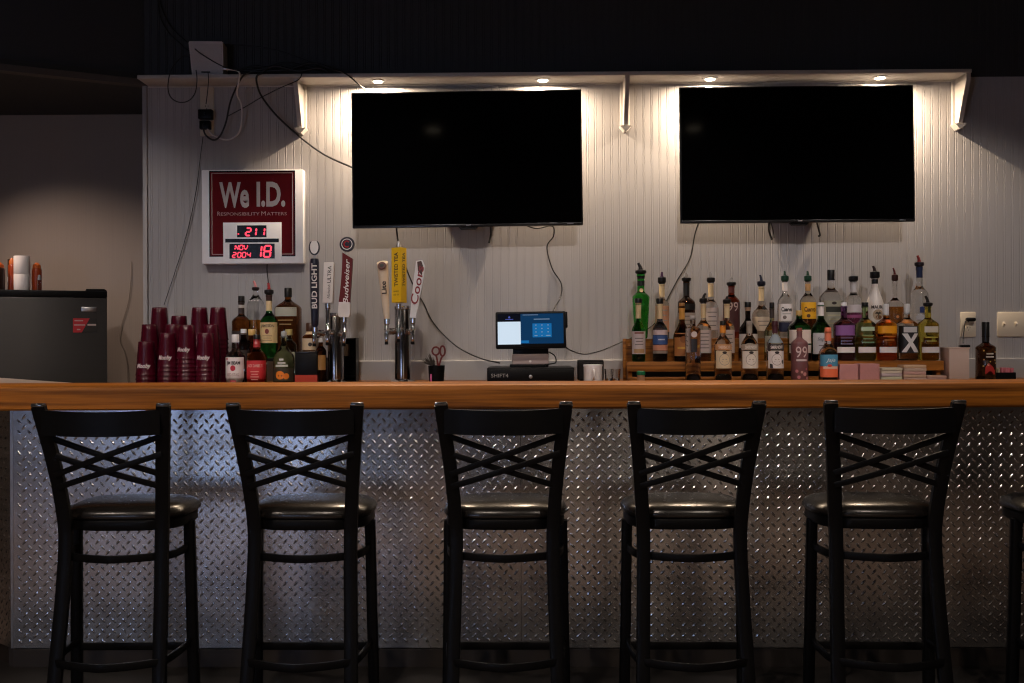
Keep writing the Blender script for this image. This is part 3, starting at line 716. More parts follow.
# dark handle with horseshoe finial
hx = hxof(315, 330, x1_); z0 = zz(327, YTW+FY)
faucet(t1, x1_, r1, hx, zf, z0)
hh = zz(258, YTW+FY)-z0
h = up(t1, 'tap_handle', MB().lathe([(.010, 0), (.016, .012), (.017, .05), (.019, hh*.3), (.0205, hh*.95), (.018, hh)], 20), M['navy'], hx, FY, z0, -1)
mb = MB(); text_flat(mb, 'BUD LIGHT', 0, 0, .030, hh*.66, 0, .02, vert=True)
vs = mb.v; mb.v = [(v[0]*.80+.002, -math.sqrt(max(1e-6, .0216**2-(v[0]*.80+.002)**2)), v[2]+hh*.60) for v in vs]; mb.build('handle_lettering', M['offw'], h, 0)
hs = []
for i in range(17):
    a = R(-235+i*290/16); hs.append((.0205*math.cos(a), 0, hh+.052+.031*math.sin(a)))
f = MB().tube(bez(hs, 2), .004, 10, flat=(.0042, .004)).build('horseshoe', M['navy'], h)
mb = MB(); mb.prism([(.0185*math.cos(R(-245+i*310/20)), hh+.053+.030*math.sin(R(-245+i*310/20))) for i in range(21)], -.005, .003, 'Y'); mb.build('horseshoe_face', M['china_w'], h, 0)
MB().tube([(0, 0, hh-.005), (0, 0, hh+.024)], .004).build('finial_stem', M['steel'], h)
# pale block handle
hx = hxof(328.5, 315, x1_); z0 = zz(303, YTW+FY)
faucet(t1, x1_, r1, hx, zf+.004, z0, FY-.01)
hh = zz(262, YTW+FY)-z0
h = up(t1, 'tap_handle', MB().box((0, 0, hh/2), (.046, .026, hh), .004), M['offw'], hx, FY-.01, z0, 1.5)
mb = MB(); text_flat(mb, 'ULTRA', .004, hh*.70, .016, hh*.42, -.0136, .01, vert=True); text_flat(mb, 'Michelob', .004, hh*.28, .011, hh*.34, -.0136, .0, .3, vert=True); mb.build('handle_lettering', M['ink'], h, 0)
# maroon handle with round badge
hx = hxof(344.5, 330, x1_); z0 = zz(317, YTW+FY)
faucet(t1, x1_, r1, hx, zf, z0)
hh = zz(252, YTW+FY)-z0
def bow(u): return (-.028-.004*u+.010*math.sin(u*2.6), .024+.014*u-.008*math.sin(u*2.6))
rows = []
mb = MB(); n = 12; vs = []; fs = []
for i in range(n+1):
    u = i/n; z = hh*.23+u*hh*.77; a, b = -.026+.013*math.sin(u*2.2)*.6-.004*u*0, .022+.004*u
    zl, zr = z, z-(.026*u if i == n else .026*u*u)
    vs += [(a, -.012, zl), (b, -.012, zr), (b, .012, zr), (a, .012, zl)]
for i in range(n):
    for k in range(4): fs.append((i*4+k, i*4+(k+1) % 4, i*4+4+(k+1) % 4, i*4+4+k))
fs += [(3, 2, 1, 0), (n*4, n*4+1, n*4+2, n*4+3)]
h = up(t1, 'tap_handle', MB().add(vs, fs), M['maroon'], hx, FY, z0, 2)
mb = MB(); mb.prism([(-.026, hh*.23), (.022, hh*.23), (.026, hh*.05), (.020, 0), (-.022, 0), (-.028, hh*.05)], -.0125, .0125, 'Y'); mb.build('pale_foot', M['offw'], h, 20)
mb = MB(); text_flat(mb, 'Budweiser', .004, hh*.55, .022, hh*.70, -.0128, .012, .3, vert=True); mb.build('handle_lettering', M['offw'], h, 0)
MB().tube([(-.002, 0, hh-.012), (-.002, 0, hh+.02)], .004).build('finial_stem', M['steel'], h)
b_ = MB().lathe([(.032, -.006), (.0335, -.004), (.0335, .004), (.032, .006)], 28, (-.002, 0, hh+.038), axis='-Y').build('badge', M['navy'], h)
mb = MB(); mb.lathe([(.0245, .006), (.0245, .0068), (.0215, .0068), (.0215, .006)], 28, (-.002, 0, hh+.038), axis='-Y', caps=False); mb.build('badge_ring', M['offw'], h, 0)
M['redp'] = mat('red print on badge', (.40, .02, .03), .4)
mb = MB(); mb.tube([(-.002+.0125*math.cos(R(45+i*270/14)), -.0066, hh+.038+.0135*math.sin(R(45+i*270/14))) for i in range(15)], .0034, 6); mb.build('badge_letter', M['redp'], h)
# right tower
t2, x2_, s2, r2 = tower('right chrome beer tower with yellow centre handle, beside the brush cup', 403, 309, 16)
zf = zz(331.5)
def taper(hh, r0, r1, n=10): return [(r0+(r1-r0)*(i/n)**.8, hh*i/n) for i in range(n+1)]
hx = hxof(387, 330, x2_); z0 = zz(319, YTW+FY); faucet(t2, x2_, r2, hx, zf, z0)
hh = zz(262, YTW+FY)-z0
M['cream'] = mat('cream lacquer', (.74, .60, .44), .4, var=.06)
# slanted cut top
mb = MB(); pr_ = taper(hh, .0115, .0255); n = 20; vs = []; fs = []
for i, (r_, z) in enumerate(pr_):
    for k in range(n):
        a = 2*PI*k/n; zc = z
        if i == len(pr_)-1: zc = z+r_*math.sin(a)*.5
        vs.append((r_*math.cos(a), r_*math.sin(a)*.8, zc))
for i in range(len(pr_)-1):
    for k in range(n): fs.append((i*n+k, i*n+(k+1) % n, (i+1)*n+(k+1) % n, (i+1)*n+k))
fs += [tuple(reversed(range(n))), tuple(range((len(pr_)-1)*n, len(pr_)*n))]
h = up(t2, 'tap_handle', MB().add(vs, fs), M['cream'], hx, FY, z0, -5)
mb = MB(); mb.lathe([(.018, -.003), (.019, 0), (.018, .003)], 20, (0, 0, 0), axis='-Y'); o = mb.build('cut_top_badge', mat('dark red brown print', (.10, .02, .014), .5), h); o.location = (0, -.0205, hh-.016); o.rotation_euler = (R(-24), 0, 0)
mb = MB(); mb.lathe([(.008, .0031), (.0095, .0038), (.008, .0042)], 16, (0, 0, 0), axis='-Y'); o2 = mb.build('badge_mark', M['ink'], h); o2.location = o.location; o2.rotation_euler = o.rotation_euler
mb = MB(); text_flat(mb, 'Lite', .0, 0, .024, .056, 0, .02, vert=True)
mb.v = [(v[0]*.9, -.8*math.sqrt(max(1e-6, .0222**2-(v[0]*.9)**2))-.0012, v[2]+hh*.55) for v in mb.v]; mb.build('handle_lettering', M['ink'], h, 0)
# yellow block handle seen on its corner
hx = hxof(399.5, 320, x2_); z0 = zz(303, YTW+FY); faucet(t2, x2_, r2, hx, zf+.012, z0-.004, FY-.02)
hh = zz(248, YTW+FY)-z0
M['yel'] = mat('yellow lacquer', (.82, .50, .012), .4, var=.05)
h = up(t2, 'tap_handle', MB().prism([(-.030, -.010), (.012, -.026), (.034, .004), (-.008, .020)], 0, hh, 'Z'), M['yel'], hx, FY-.02, z0, -.5)
def onface(txt, p0, p1, cz, w, hgt, m, nm, vert=True, bold=.02):
    mb = MB(); text_flat(mb, txt, 0, 0, w, hgt, 0, bold, 0, vert)
    d = Vector((p1[0]-p0[0], p1[1]-p0[1], 0)); L_ = d.length; d.normalize(); nn = Vector((d.y, -d.x, 0)); mid = Vector(((p0[0]+p1[0])/2, (p0[1]+p1[1])/2, 0))
    mb.v = [tuple(mid+d*v[0]+nn*.0006+Vector((0, 0, cz+v[2]))) for v in mb.v]; return mb.build(nm, m, h, 0)
onface('TWISTED TEA', (-.030, -.010), (.012, -.026), hh*.60, .018, hh*.62, M['ink'], 'handle_lettering')
onface('TWISTED TEA', (.012, -.026), (.034, .004), hh*.60, .016, hh*.62, M['ink'], 'handle_lettering')
onface('HARD', (-.030, -.010), (.012, -.026), hh*.20, .026, .007, M['ink'], 'small_lettering', False, 0); onface('ICED TEA', (-.030, -.010), (.012, -.026), hh*.14, .026, .007, M['ink'], 'small_lettering', False, 0)
MB().lathe([(.012, hh), (.012, hh+.012), (.005, hh+.026), (.002, hh+.032)], 14, (0, -.003, 0)).build('handle_tip', M['steel'], h)
# silver white slanted handle
hx = hxof(413, 330, x2_); z0 = zz(318, YTW+FY); faucet(t2, x2_, r2, hx, zf, z0)
hh = zz(259, YTW+FY)-z0
M['silverw'] = mat('silver white lacquer', (.72, .72, .74), .35, coat=.3, var=.04)
mb = MB(); mb.prism([(-.013, 0), (.014, 0), (.038, hh*.70), (.040, hh*.90), (.028, hh*.99), (.001, hh*.97), (-.006, hh*.60)], -.012, .012, 'Y')
h = up(t2, 'tap_handle', mb, M['silverw'], hx, FY, z0, 3)
mb = MB(); mb.prism([(.031, hh*.72), (.033, hh*.89), (.024, hh*.975), (.006, hh*.955), (.012, hh*.80)], -.0125, .011, 'Y'); mb.build('dark_tip', mat('dark red tip', (.055, .016, .014), .3), h, 20)
mb = MB(); text_flat(mb, 'Coors', 0, 0, .036, hh*.66, -.0131, .015, .2, vert=True); mb.v = [(v[0]*.95+.012+v[2]*.12, v[1], v[2]+hh*.56) for v in mb.v]; mb.build('handle_lettering', mat('deep red print', (.22, .012, .022), .4), h, 0)
mb = MB(); text_flat(mb, 'LIGHT', .003, hh*.22, .013, .004, -.0131, 0); mb.build('small_lettering', M['ink'], h, 0)

# ---------------------------------------------------------------- black organiser behind the left tower
Yo = 4.60
a = P(341, 338, Yo); b = P(356, 381, Yo)
og = thing('organiser_box', 'black two level organiser box behind the left beer tower', 'organiser', ((a.x+b.x)/2, Yo, ZK))
w = (b.x-a.x); H = a.z-ZK
mb = MB(); mb.b2(-w/2, -w/2+.005, 0, .08, 0, H); mb.b2(w/2-.005, w/2, 0, .08, 0, H); mb.b2(-w/2, w/2, .076, .08, 0, H)
for z in (0, H*.10, H*.56, H*.965): mb.b2(-w/2+.004, w/2-.004, 0, .08, z, z+.005)
mb.build('shell', M['plastic'], og, 0)
mb = MB(); mb.b2(-w/2+.006, -w/2+.03, .01, .07, H*.58, H*.86, .002); mb.build('contents', mat('tan card packets', (.22, .15, .09), .6), og)

# ---------------------------------------------------------------- maroon cups in nested stacks
M['cup'] = mat('maroon translucent cup plastic', (.058, .0012, .0095), .25, var=.08, spec=.5)
M['cupt'] = mat('white cup print', (.62, .52, .52), .5)
def make_cup(textz, with_text):
    r = thing('plastic_cup', 'x', 'cup', group='x')
    h, rb, rt = .150, .0445, .0335      # upside down: open rim down
    prof = [(rb-.003, .0), (rb+.0012, .0005), (rb+.0018, .003), (rb+.0005, .006), (rb-.001, .012)]
    for i in range(1, 7): u = i/6; prof.append((rb-.001+(rt-rb+.001)*u, .012+(h-.012-.003)*u))
    prof += [(rt-.002, h-.0005), (rt-.006, h), (rt-.007, h-.003), (.002, h-.003)]
    prof = [(.002, h-.0035), (rt-.008, h-.0035)]+[(r_-.0013, z-.001) for r_, z in reversed(prof[5:11])]+[(rb-.004, .001)]+prof[:-1]+[(.002, h-.0025)]
    MB().lathe(prof, 28, caps=False).build('cup_shell', M['cup'], r, 50)
    if with_text:
        mb = MB(); rho = lambda z: rb+(rt-rb)*z/h
        pts = []
        def on(u, z): rr = rho(z)+.0008; a = u/rr-PI/2; return (rr*math.cos(a), rr*math.sin(a), z)
        vs, fs = text_mesh('Mooby', .064, .025, .035, .25)
        mb.add([on(x, textz+z) for x, z in vs], fs); mb.build('cup_lettering', M['cupt'], r, 0)
    return r
cupT = make_cup(.040, True); cup0 = make_cup(0, False)
stacks = [  # column, top y, depth, text, where
    (146.5, 341.4, .16, 1, 'shortest front stack, at the left end'), (168, 333, .15, 1, 'front stack second from the left'), (187, 325, .15, 1, 'tallest front stack, in the middle'), (206, 333, .15, 1, 'front stack at the right'),
    (150, 324.4, .255, 0, 'middle stack at the left, behind the shortest'), (173.5, 324.4, .25, 0, 'middle stack in the centre'), (211, 324.4, .25, 0, 'middle stack at the right'),
    (160, 307.5, .35, 0, 'tall rear stack at the left'), (179.5, 315.8, .35, 0, 'shorter rear stack second from the left'), (200, 307.5, .35, 0, 'tall rear stack third from the left'), (218.5, 307.5, .35, 0, 'tall rear stack at the right')]
usedT = used0 = False
for px, pyt, d, tx, wh in stacks:
    Y = YK0+d; x = PZ(px, Y, ZK); H = P(px, pyt, Y).z-ZK
    n = max(1, round((H-.150)/.0185)); step = (H-.150)/n
    for k in range(n+1):
        top = k == n
        src = cupT if (tx and top) else cup0
        fresh = (src is cupT and not usedT) or (src is cup0 and not used0)
        c = src if fresh else copy_tree(src)
        if src is cupT: usedT = True
        else: used0 = True
        c.location = (x, Y, ZK+k*step+.0003); c.rotation_euler = (0, 0, random.uniform(-.12, .12) if top and tx else random.uniform(0, 6))
        c['label'] = ('top cup of the maroon cups, '+wh) if top else ('nested maroon cup, lower in the '+wh)
        c['group'] = 'maroon cups, '+wh

# ---------------------------------------------------------------- black cup of brush and scissors
Y = 4.42; x = PZ(436.5, Y, ZK); s = S(436, Y)
bc = thing('utensil_cup', 'black plastic cup holding brush and scissors beside the right tower', 'cup', (x, Y, ZK))
H = P(436, 365.5, Y).z-ZK
MB().lathe([(7.2*s, 0), (7.4*s, .004), (8.4*s, H), (7.9*s, H), (6.9*s, .006), (.002, .005)], 24, caps=False).build('cup_shell', M['plastic'], bc)
mb = MB(); mb.box((-4.8*s, -7.6*s, .018), (.008, .006, .044), .002); mb.build('pink_tag', mat('pink tag', (.60, .10, .30), .5), bc)
sc = thing('scissors', 'red handled scissors standing in the black cup', 'scissors', (x+2*s, Y, ZK+.012))
M['rsc'] = mat('dark red handle plastic', (.13, .014, .012), .35)
for sx, cx, rx, rz_ in ((-1, -2.5, 3.6, 4.0), (1, 4.2, 2.4, 5.0)):
    cz = P(436, 351, Y).z-ZK-.012
    lp = [(cx*s+rx*s*math.cos(2*PI*i/18), 0, cz+rz_*s*math.sin(2*PI*i/18)) for i in range(18)]
    o = MB().tube(lp, .0042, 8, closed=True).build('handle_loop', M['rsc'], sc)
    MB().tube(bez([(cx*s, 0, cz-rz_*s), (cx*s*.5, 0, cz-rz_*s-.02), (sx*-.003, 0, .03)], 5), .0042, 8).build('shank', M['rsc'], sc)
    MB().box((sx*-.003, 0, .02), (.010, .002, .04)).build('blade', M['steel'], sc)
br = thing('brush', 'dark bristled brush leaning left out of the black cup', 'brush', (x-2*s, Y+.008, ZK+.012))
random.seed(3)
MB().tube([(.006, 0, 0), (-.004, 0, H*.9)], .005).build('brush_stick', M['plastic'], br)
mb = MB()
for i in range(70):
    a = random.uniform(-1, 1); top = (-4.5*s+a*.030-.006, random.uniform(-.012, .012), P(430, 353+abs(a)*5+random.uniform(0, 6), Y).z-ZK-.012)
    mb.tube([(-.004+a*.006, 0, H*.82), ((top[0]-.004)*.6, top[1]*.5, H*.82+(top[2]-H*.82)*.5), top], [.0016, .0013, .0006], 5)
o = mb.build('bristles', mat('dark bristles', (.035, .026, .02), .7), br); o['kind'] = 'stuff'

# ---------------------------------------------------------------- register: drawer, stand, touch screen
Yd = 4.34
a = P(487, 368, Yd); b = P(574.5, 381, Yd)
dw = thing('cash_drawer', 'black cash drawer with pale maker lettering under the touch screen', 'cash drawer', ((a.x+b.x)/2, Yd, ZK))
w = b.x-a.x; H = a.z-ZK
MB().b2(-w/2, w/2, .004, .36, .004, H, .003).build('drawer_case', M['plastic'], dw)
f = MB().b2(-w/2+.003, w/2-.003, 0, .006, .006, H-.008, .002).build('drawer_front', M['plastic'], dw)
mb = MB(); text_flat(mb, 'SHIFT4', -w*.355, H*.50, .075, .016, -.0006, 0); mb.build('drawer_lettering', mat('grey print', (.28, .27, .26), .5), f, 0)
MB().lathe([(.008, 0), (.008, .004), (.006, .005)], 16, (-.0, -.0, H*.42), axis='-Y').build('lock', M['steel'], f)
for sx in (-1, 1):
    for yy in (.04, .32): pass
Yp = 4.44
a = P(512, 354, Yp); b = P(548.5, 363, Yp); zs0 = ZK+H
ps_ = thing('receipt_printer', 'pinkish white box base below the touch screen', 'printer', ((a.x+b.x)/2, Yp, zs0))
w2 = b.x-a.x; h2 = a.z-zs0
MB().b2(-w2/2, w2/2, 0, .12, .012, h2, .006).build('base_body', mat('pinkish white plastic', (.42, .33, .31), .45, var=.03), ps_)
MB().b2(-w2/2-.01, w2/2-.012, -.004, .13, 0, .0125, .003).build('foot_plate', M['plastic'], ps_)
mb = MB(); mb.lathe([(.005, 0), (.0055, .001)], 14, (0, -.0003, h2*.45), axis='-Y'); mb.build('logo_mark', M['offw'], ps_, 0)
ta = P(495.5, 311.5, Yp-.03); tb = P(566, 348.5, Yp-.03)
tw, th = tb.x-ta.x, ta.z-tb.z
tb_ = thing('touch_screen', 'glowing blue touch screen register standing on the pale base', 'touch screen', ((ta.x+tb.x)/2, Yp, zs0+h2))
zc = (ta.z+tb.z)/2-(zs0+h2)
Qt = Matrix.Rotation(R(-6), 4, 'X')
def tilt(o): o.location = (0, -.03, zc); o.rotation_euler = (R(-6), R(-.6), 0); return o
o = MB().box((0, .02, .03), (.16, .03, zc*2-.0), .004); o = o.build('stand_neck', M['plastic'], tb_); o.location = (0, .02, -.03+zc*.0)
tb_.children[0].data.transform(Matrix.Identity(4))
tilt(MB().b2(-tw/2, tw/2, -.008, .014, -th/2, th/2, .007).build('bezel', M['plastic'], tb_))
tilt(MB().b2(tw/2-.004, tw/2+.008, -.004, .016, th*.05, th*.48, .003).build('card_reader', M['plastic'], tb_))
def U(u): return -tw/2+tw*(u-88)/(688-88)
def V(v): return th/2-th*(v-58)/(376-58)
M['sblue'] = glow('dark blue screen', (.004, .055, .16), .55); M['swhite'] = glow('white screen panel', (.72, .86, 1.0), .85); M['skey'] = glow('blue keypad', (.01, .20, .55), .62); M['sdark'] = glow('black screen area', (.002, .004, .012), .5); M['sviolet'] = glow('violet screen mark', (.16, .20, .8), .5); M['spale'] = glow('pale screen marks', (.35, .5, .7), .5)
sc_ = tilt(MB().b2(U(106), U(666), -.0088, -.007, V(340), V(76)).build('screen', M['sdark'], tb_, 0))
def pane(n, u0, u1, v0, v1, m, y=-.0096):
    return MB().b2(U(u0), U(u1), y, -.0085, V(v1), V(v0)).build(n, M[m], sc_, 0)
pane('screen_area', 302, 666, 80, 336, 'sblue'); pane('screen_area', 107, 302, 146, 340, 'swhite'); kp = pane('keypad', 403, 565, 164, 282, 'skey', -.0102)
pane('screen_tab', 304, 372, 308, 330, 'skey', -.0100)
mb = MB()
for v in (178, 208, 237):
    for u in (432, 483, 536): mb.b2(U(u-6), U(u+6), -.0106, -.0099, V(v+4), V(v-4))
for u, q in ((432, 13), (483, 5), (536, 20)): mb.b2(U(u-q), U(u+q), -.0106, -.0099, V(271), V(264))
mb.build('key_marks', M['spale'], sc_, 0)
mb = MB(); mb.b2(U(415), U(550), -.0100, -.0094, V(130), V(124)); mb.b2(U(320), U(452), -.0100, -.0094, V(92), V(88)); mb.build('screen_line', M['spale'], sc_, 0)
mb = MB(); mb.lathe([(.0045, 0), (.0045, .0006)], 14, (U(206), -.0090, V(108)), axis='-Y'); mb.b2(U(172), U(240), -.0096, -.0088, V(128), V(123)); mb.build('screen_logo', M['sviolet'], sc_, 0)
MB().tube(bez([P(549, 352, 4.5)-Vector(tb_.location), P(554, 355, 4.46)-Vector(tb_.location), P(556, 359, 4.44)-Vector(tb_.location), P(555, 363, 4.44)-Vector(tb_.location), P(545, 364.5, 4.40)-Vector(tb_.location)], 5), .0028).build('lead', M['cord'], tb_)

# ---------------------------------------------------------------- router, jar, shot glasses, cork tub
Yr = 4.52; a = P(577.5, 360, Yr); b = P(604, 381, Yr)
ro = thing('router_box', 'black upright box behind the white mug', 'box', ((a.x+b.x)/2, Yr, ZK))
w = b.x-a.x; H = a.z-ZK
MB().b2(-w/2, w/2, 0, .05, .004, H, .006).build('case', M['plastic'], ro)
MB().b2(-w/2+.01, w/2-.01, -.004, .054, 0, .006, .002).build('foot_plate', M['plastic'], ro)
MB().b2(-w/2+.004, w/2-.004, -.001, .001, .01, H-.01).build('face_panel', M['gloss2'], ro)
Ym = 4.33; s = S(593, Ym); x = PZ(593, Ym, ZK); H = P(593, 364.5, Ym).z-ZK
mg = thing('white_mug', 'white mug with its handle towards us beside the cash drawer', 'mug', (x, Ym, ZK))
M['china'] = mat('white china', (.80, .76, .74), .3, var=.02, coat=.3)
MB().lathe([(8.6*s, 0), (9.2*s, .003), (9.3*s, H*.85), (9.7*s, H-.003), (9.5*s, H), (8.9*s, H-.002), (8.6*s, .006), (.002, .006)], 30, caps=False).build('mug_body', M['china'], mg)
MB().tube(bez([(0, -9.1*s, H*.72), (0, -9.1*s-.024, H*.70), (0, -9.1*s-.026, H*.35), (0, -9.1*s, H*.25)], 6), .005, 10).build('handle', M['china'], mg)
M['clear'] = glass('clear glass', (.93, .93, .92), .02, 1.45)
for k, (px, d) in enumerate(((609, .16), (616, .15))):
    Y = YK0+d; s = S(px, Y); H = P(px, 369, Y).z-ZK
    g_ = thing('shot_glass', 'small clear shot glass between mug and bottle rack, '+('left' if k == 0 else 'right')+' of the pair', 'shot glass', (PZ(px, Y, ZK), Y, ZK+.0003), 0, 'shot glasses beside the mug')
    MB().lathe([(.016, 0), (.0165, .002), (.0205, H), (.0190, H), (.0155, .014), (.002, .013)], 20, caps=False).build('glass', M['clear'], g_)
    MB().lathe([(.0150, .0135), (.0156, .018), (.0158, .019)], 18).build('drops', M['clear'], g_)
Y = 4.28; x = PZ(641, Y, ZK); s = S(641, Y); H = P(641, 375, Y).z-ZK
ck = thing('toothpick_tub', 'small tan tub with a green lid before the bottle rack', 'tub', (x, Y, ZK))
MB().lathe([(3.6*s, 0), (3.8*s, .002), (3.9*s, H), (3.6*s, H+.001)], 22).build('tub_body', mat('tan card', (.42, .22, .12), .6), ck)
MB().lathe([(4.3*s, H), (4.4*s, H+.002), (4.3*s, H+3.4*s), (3.2*s, H+4.2*s)], 22).build('lid', mat('green plastic', (.008, .16, .06), .4), ck)
# folded wire post by the drawer
Y = 4.40; x = PZ(576, Y, ZK)
wp = thing('white_post', 'thin pale post standing between cash drawer and black box', 'post', (x, Y, ZK))
MB().tube([(0, 0, 0), (0, 0, P(576, 367, Y).z-ZK)], .0035).build('post_bar', mat('pale grey plastic', (.34, .31, .29), .5), wp)
MB().lathe([(.010, 0), (.010, .003), (.004, .005)], 14).build('post_foot', M['plastic'], wp)
# ---------------------------------------------------------------- bottle rack
def zat(px, py, Y): return P(px, py, Y).z
YRK = 4.48
zB = zat(785, 361.2, YRK); zBl = zat(785, 371, YRK); zb1 = zat(785, 376.5, YRK); zA = zat(785, 338, 4.61)
rx0, rx1 = PZ(627, YRK, 1.1), PZ(944, YRK, 1.1)
rk = thing('bottle_rack', 'two tier stained wooden bottle rack on the back counter', 'rack', ((rx0+rx1)/2, YRK, ZK))
w = (rx1-rx0)/2
MB().b2(-w, w, 0, .02, zBl-ZK, zB-ZK-.0005, .002).build('front_board', M['pine'], rk)
MB().b2(-w+.004, w-.004, .02, .125, zB-ZK-.02, zB-ZK-.0005, .001).build('lower_tier', M['pine'], rk)
MB().b2(-w+.01, w-.01, .0, .02, .0, zb1-ZK, .002).build('base_board', M['pine'], rk)
MB().b2(-w+.01, w-.01, .125, .145, zB-ZK-.02, zA-ZK-.02, .001).build('riser_board', M['pine'], rk)
MB().b2(-w+.004, w-.018, .125, .235, zA-ZK-.02, zA-ZK-.0005, .001).build('upper_tier', M['pine'], rk)
for s in (-1, 1):
    mb = MB(); xa = s*(w-.016)
    mb.prism([(.021, 0), (.235, 0), (.235, zA-ZK-.021), (.1255, zA-ZK-.021), (.1255, zB-ZK-.021), (.021, zB-ZK-.021)], xa-.009, xa+.009, 'X'); mb.build('side_panel', M['pine'], rk, 0)
    MB().b2(s*(w+.001)-.007, s*(w+.001)+.007, .09, .115, .0, zA-ZK, .002).build('side_post', M['pine'], rk)
MB().b2(-w+.03, w-.03, .06, .07, .002, zB-ZK-.022).build('inner_panel', M['dkbrown'], rk, 0)
ROWS = {'A': (YRK+.175, zA), 'B': (YRK+.052, zB), 'C': (4.395, ZK)}
# low black riser for the whiskey bottles at the left
YLR = 4.53; zL = zat(270, 358, YLR)
lx0, lx1 = PZ(230, YLR, 1.1), PZ(326, YLR, 1.1)
lr = thing('bottle_riser', 'low black riser under the rear whiskey bottles at the left', 'riser', ((lx0+lx1)/2, YLR, ZK)); w = (lx1-lx0)/2
MB().b2(-w, w, 0, .13, zL-ZK-.016, zL-ZK-.0005, .002).build('riser_top', M['plastic'], lr)
for s in (-1, 1): MB().b2(s*(w-.012)-.008, s*(w-.012)+.008, .005, .125, 0, zL-ZK-.016, .001).build('riser_end', M['plastic'], lr)
ROWS['L'] = (YLR+.065, zL); ROWS['M'] = (4.468, ZK); ROWS['F'] = (4.375, ZK)

# ---------------------------------------------------------------- bottles
G = {k: glass('bottle glass '+k, c, .03, i) for k, c, i in (
    ('clear', (.90, .90, .88), 1.42), ('warm', (.86, .78, .66), 1.40), ('green', (.05, .50, .06), 1.36), ('dkgreen', (.02, .16, .035), 1.40), ('emerald', (.03, .34, .05), 1.4),
    ('amber', (.62, .24, .04), 1.36), ('dkamber', (.28, .085, .016), 1.36), ('brown', (.10, .035, .012), 1.4), ('black', (.02, .014, .012), 1.4), ('blue', (.16, .20, .34), 1.4),
    ('olive', (.48, .52, .34), 1.38), ('purple', (.30, .13, .34), 1.38), ('lime', (.42, .60, .30), 1.38), ('orange', (.85, .33, .03), 1.38), ('yellow', (.74, .62, .10), 1.38),
    ('red', (.34, .06, .03), 1.36), ('plum', (.30, .05, .16), 1.36))}
_cm = {}
def cm(c, rough=.45, emit=None):
    k = tuple(c)+(rough,)
    if k not in _cm: _cm[k] = mat('print or closure colour', [min(.86, q*1.3) for q in c] if max(c) > .12 else c, rough, var=.06, scale=60)
    return _cm[k]
WHT, CRM, PCH, GLD, BLK, DRK = (.62, .57, .54), (.60, .45, .25), (.52, .27, .16), (.50, .27, .04), (.008, .008, .008), (.03, .02, .018)
RED, SIL, NAV, GRY = (.30, .012, .016), (.55, .55, .56), (.020, .045, .15), (.34, .32, .30)
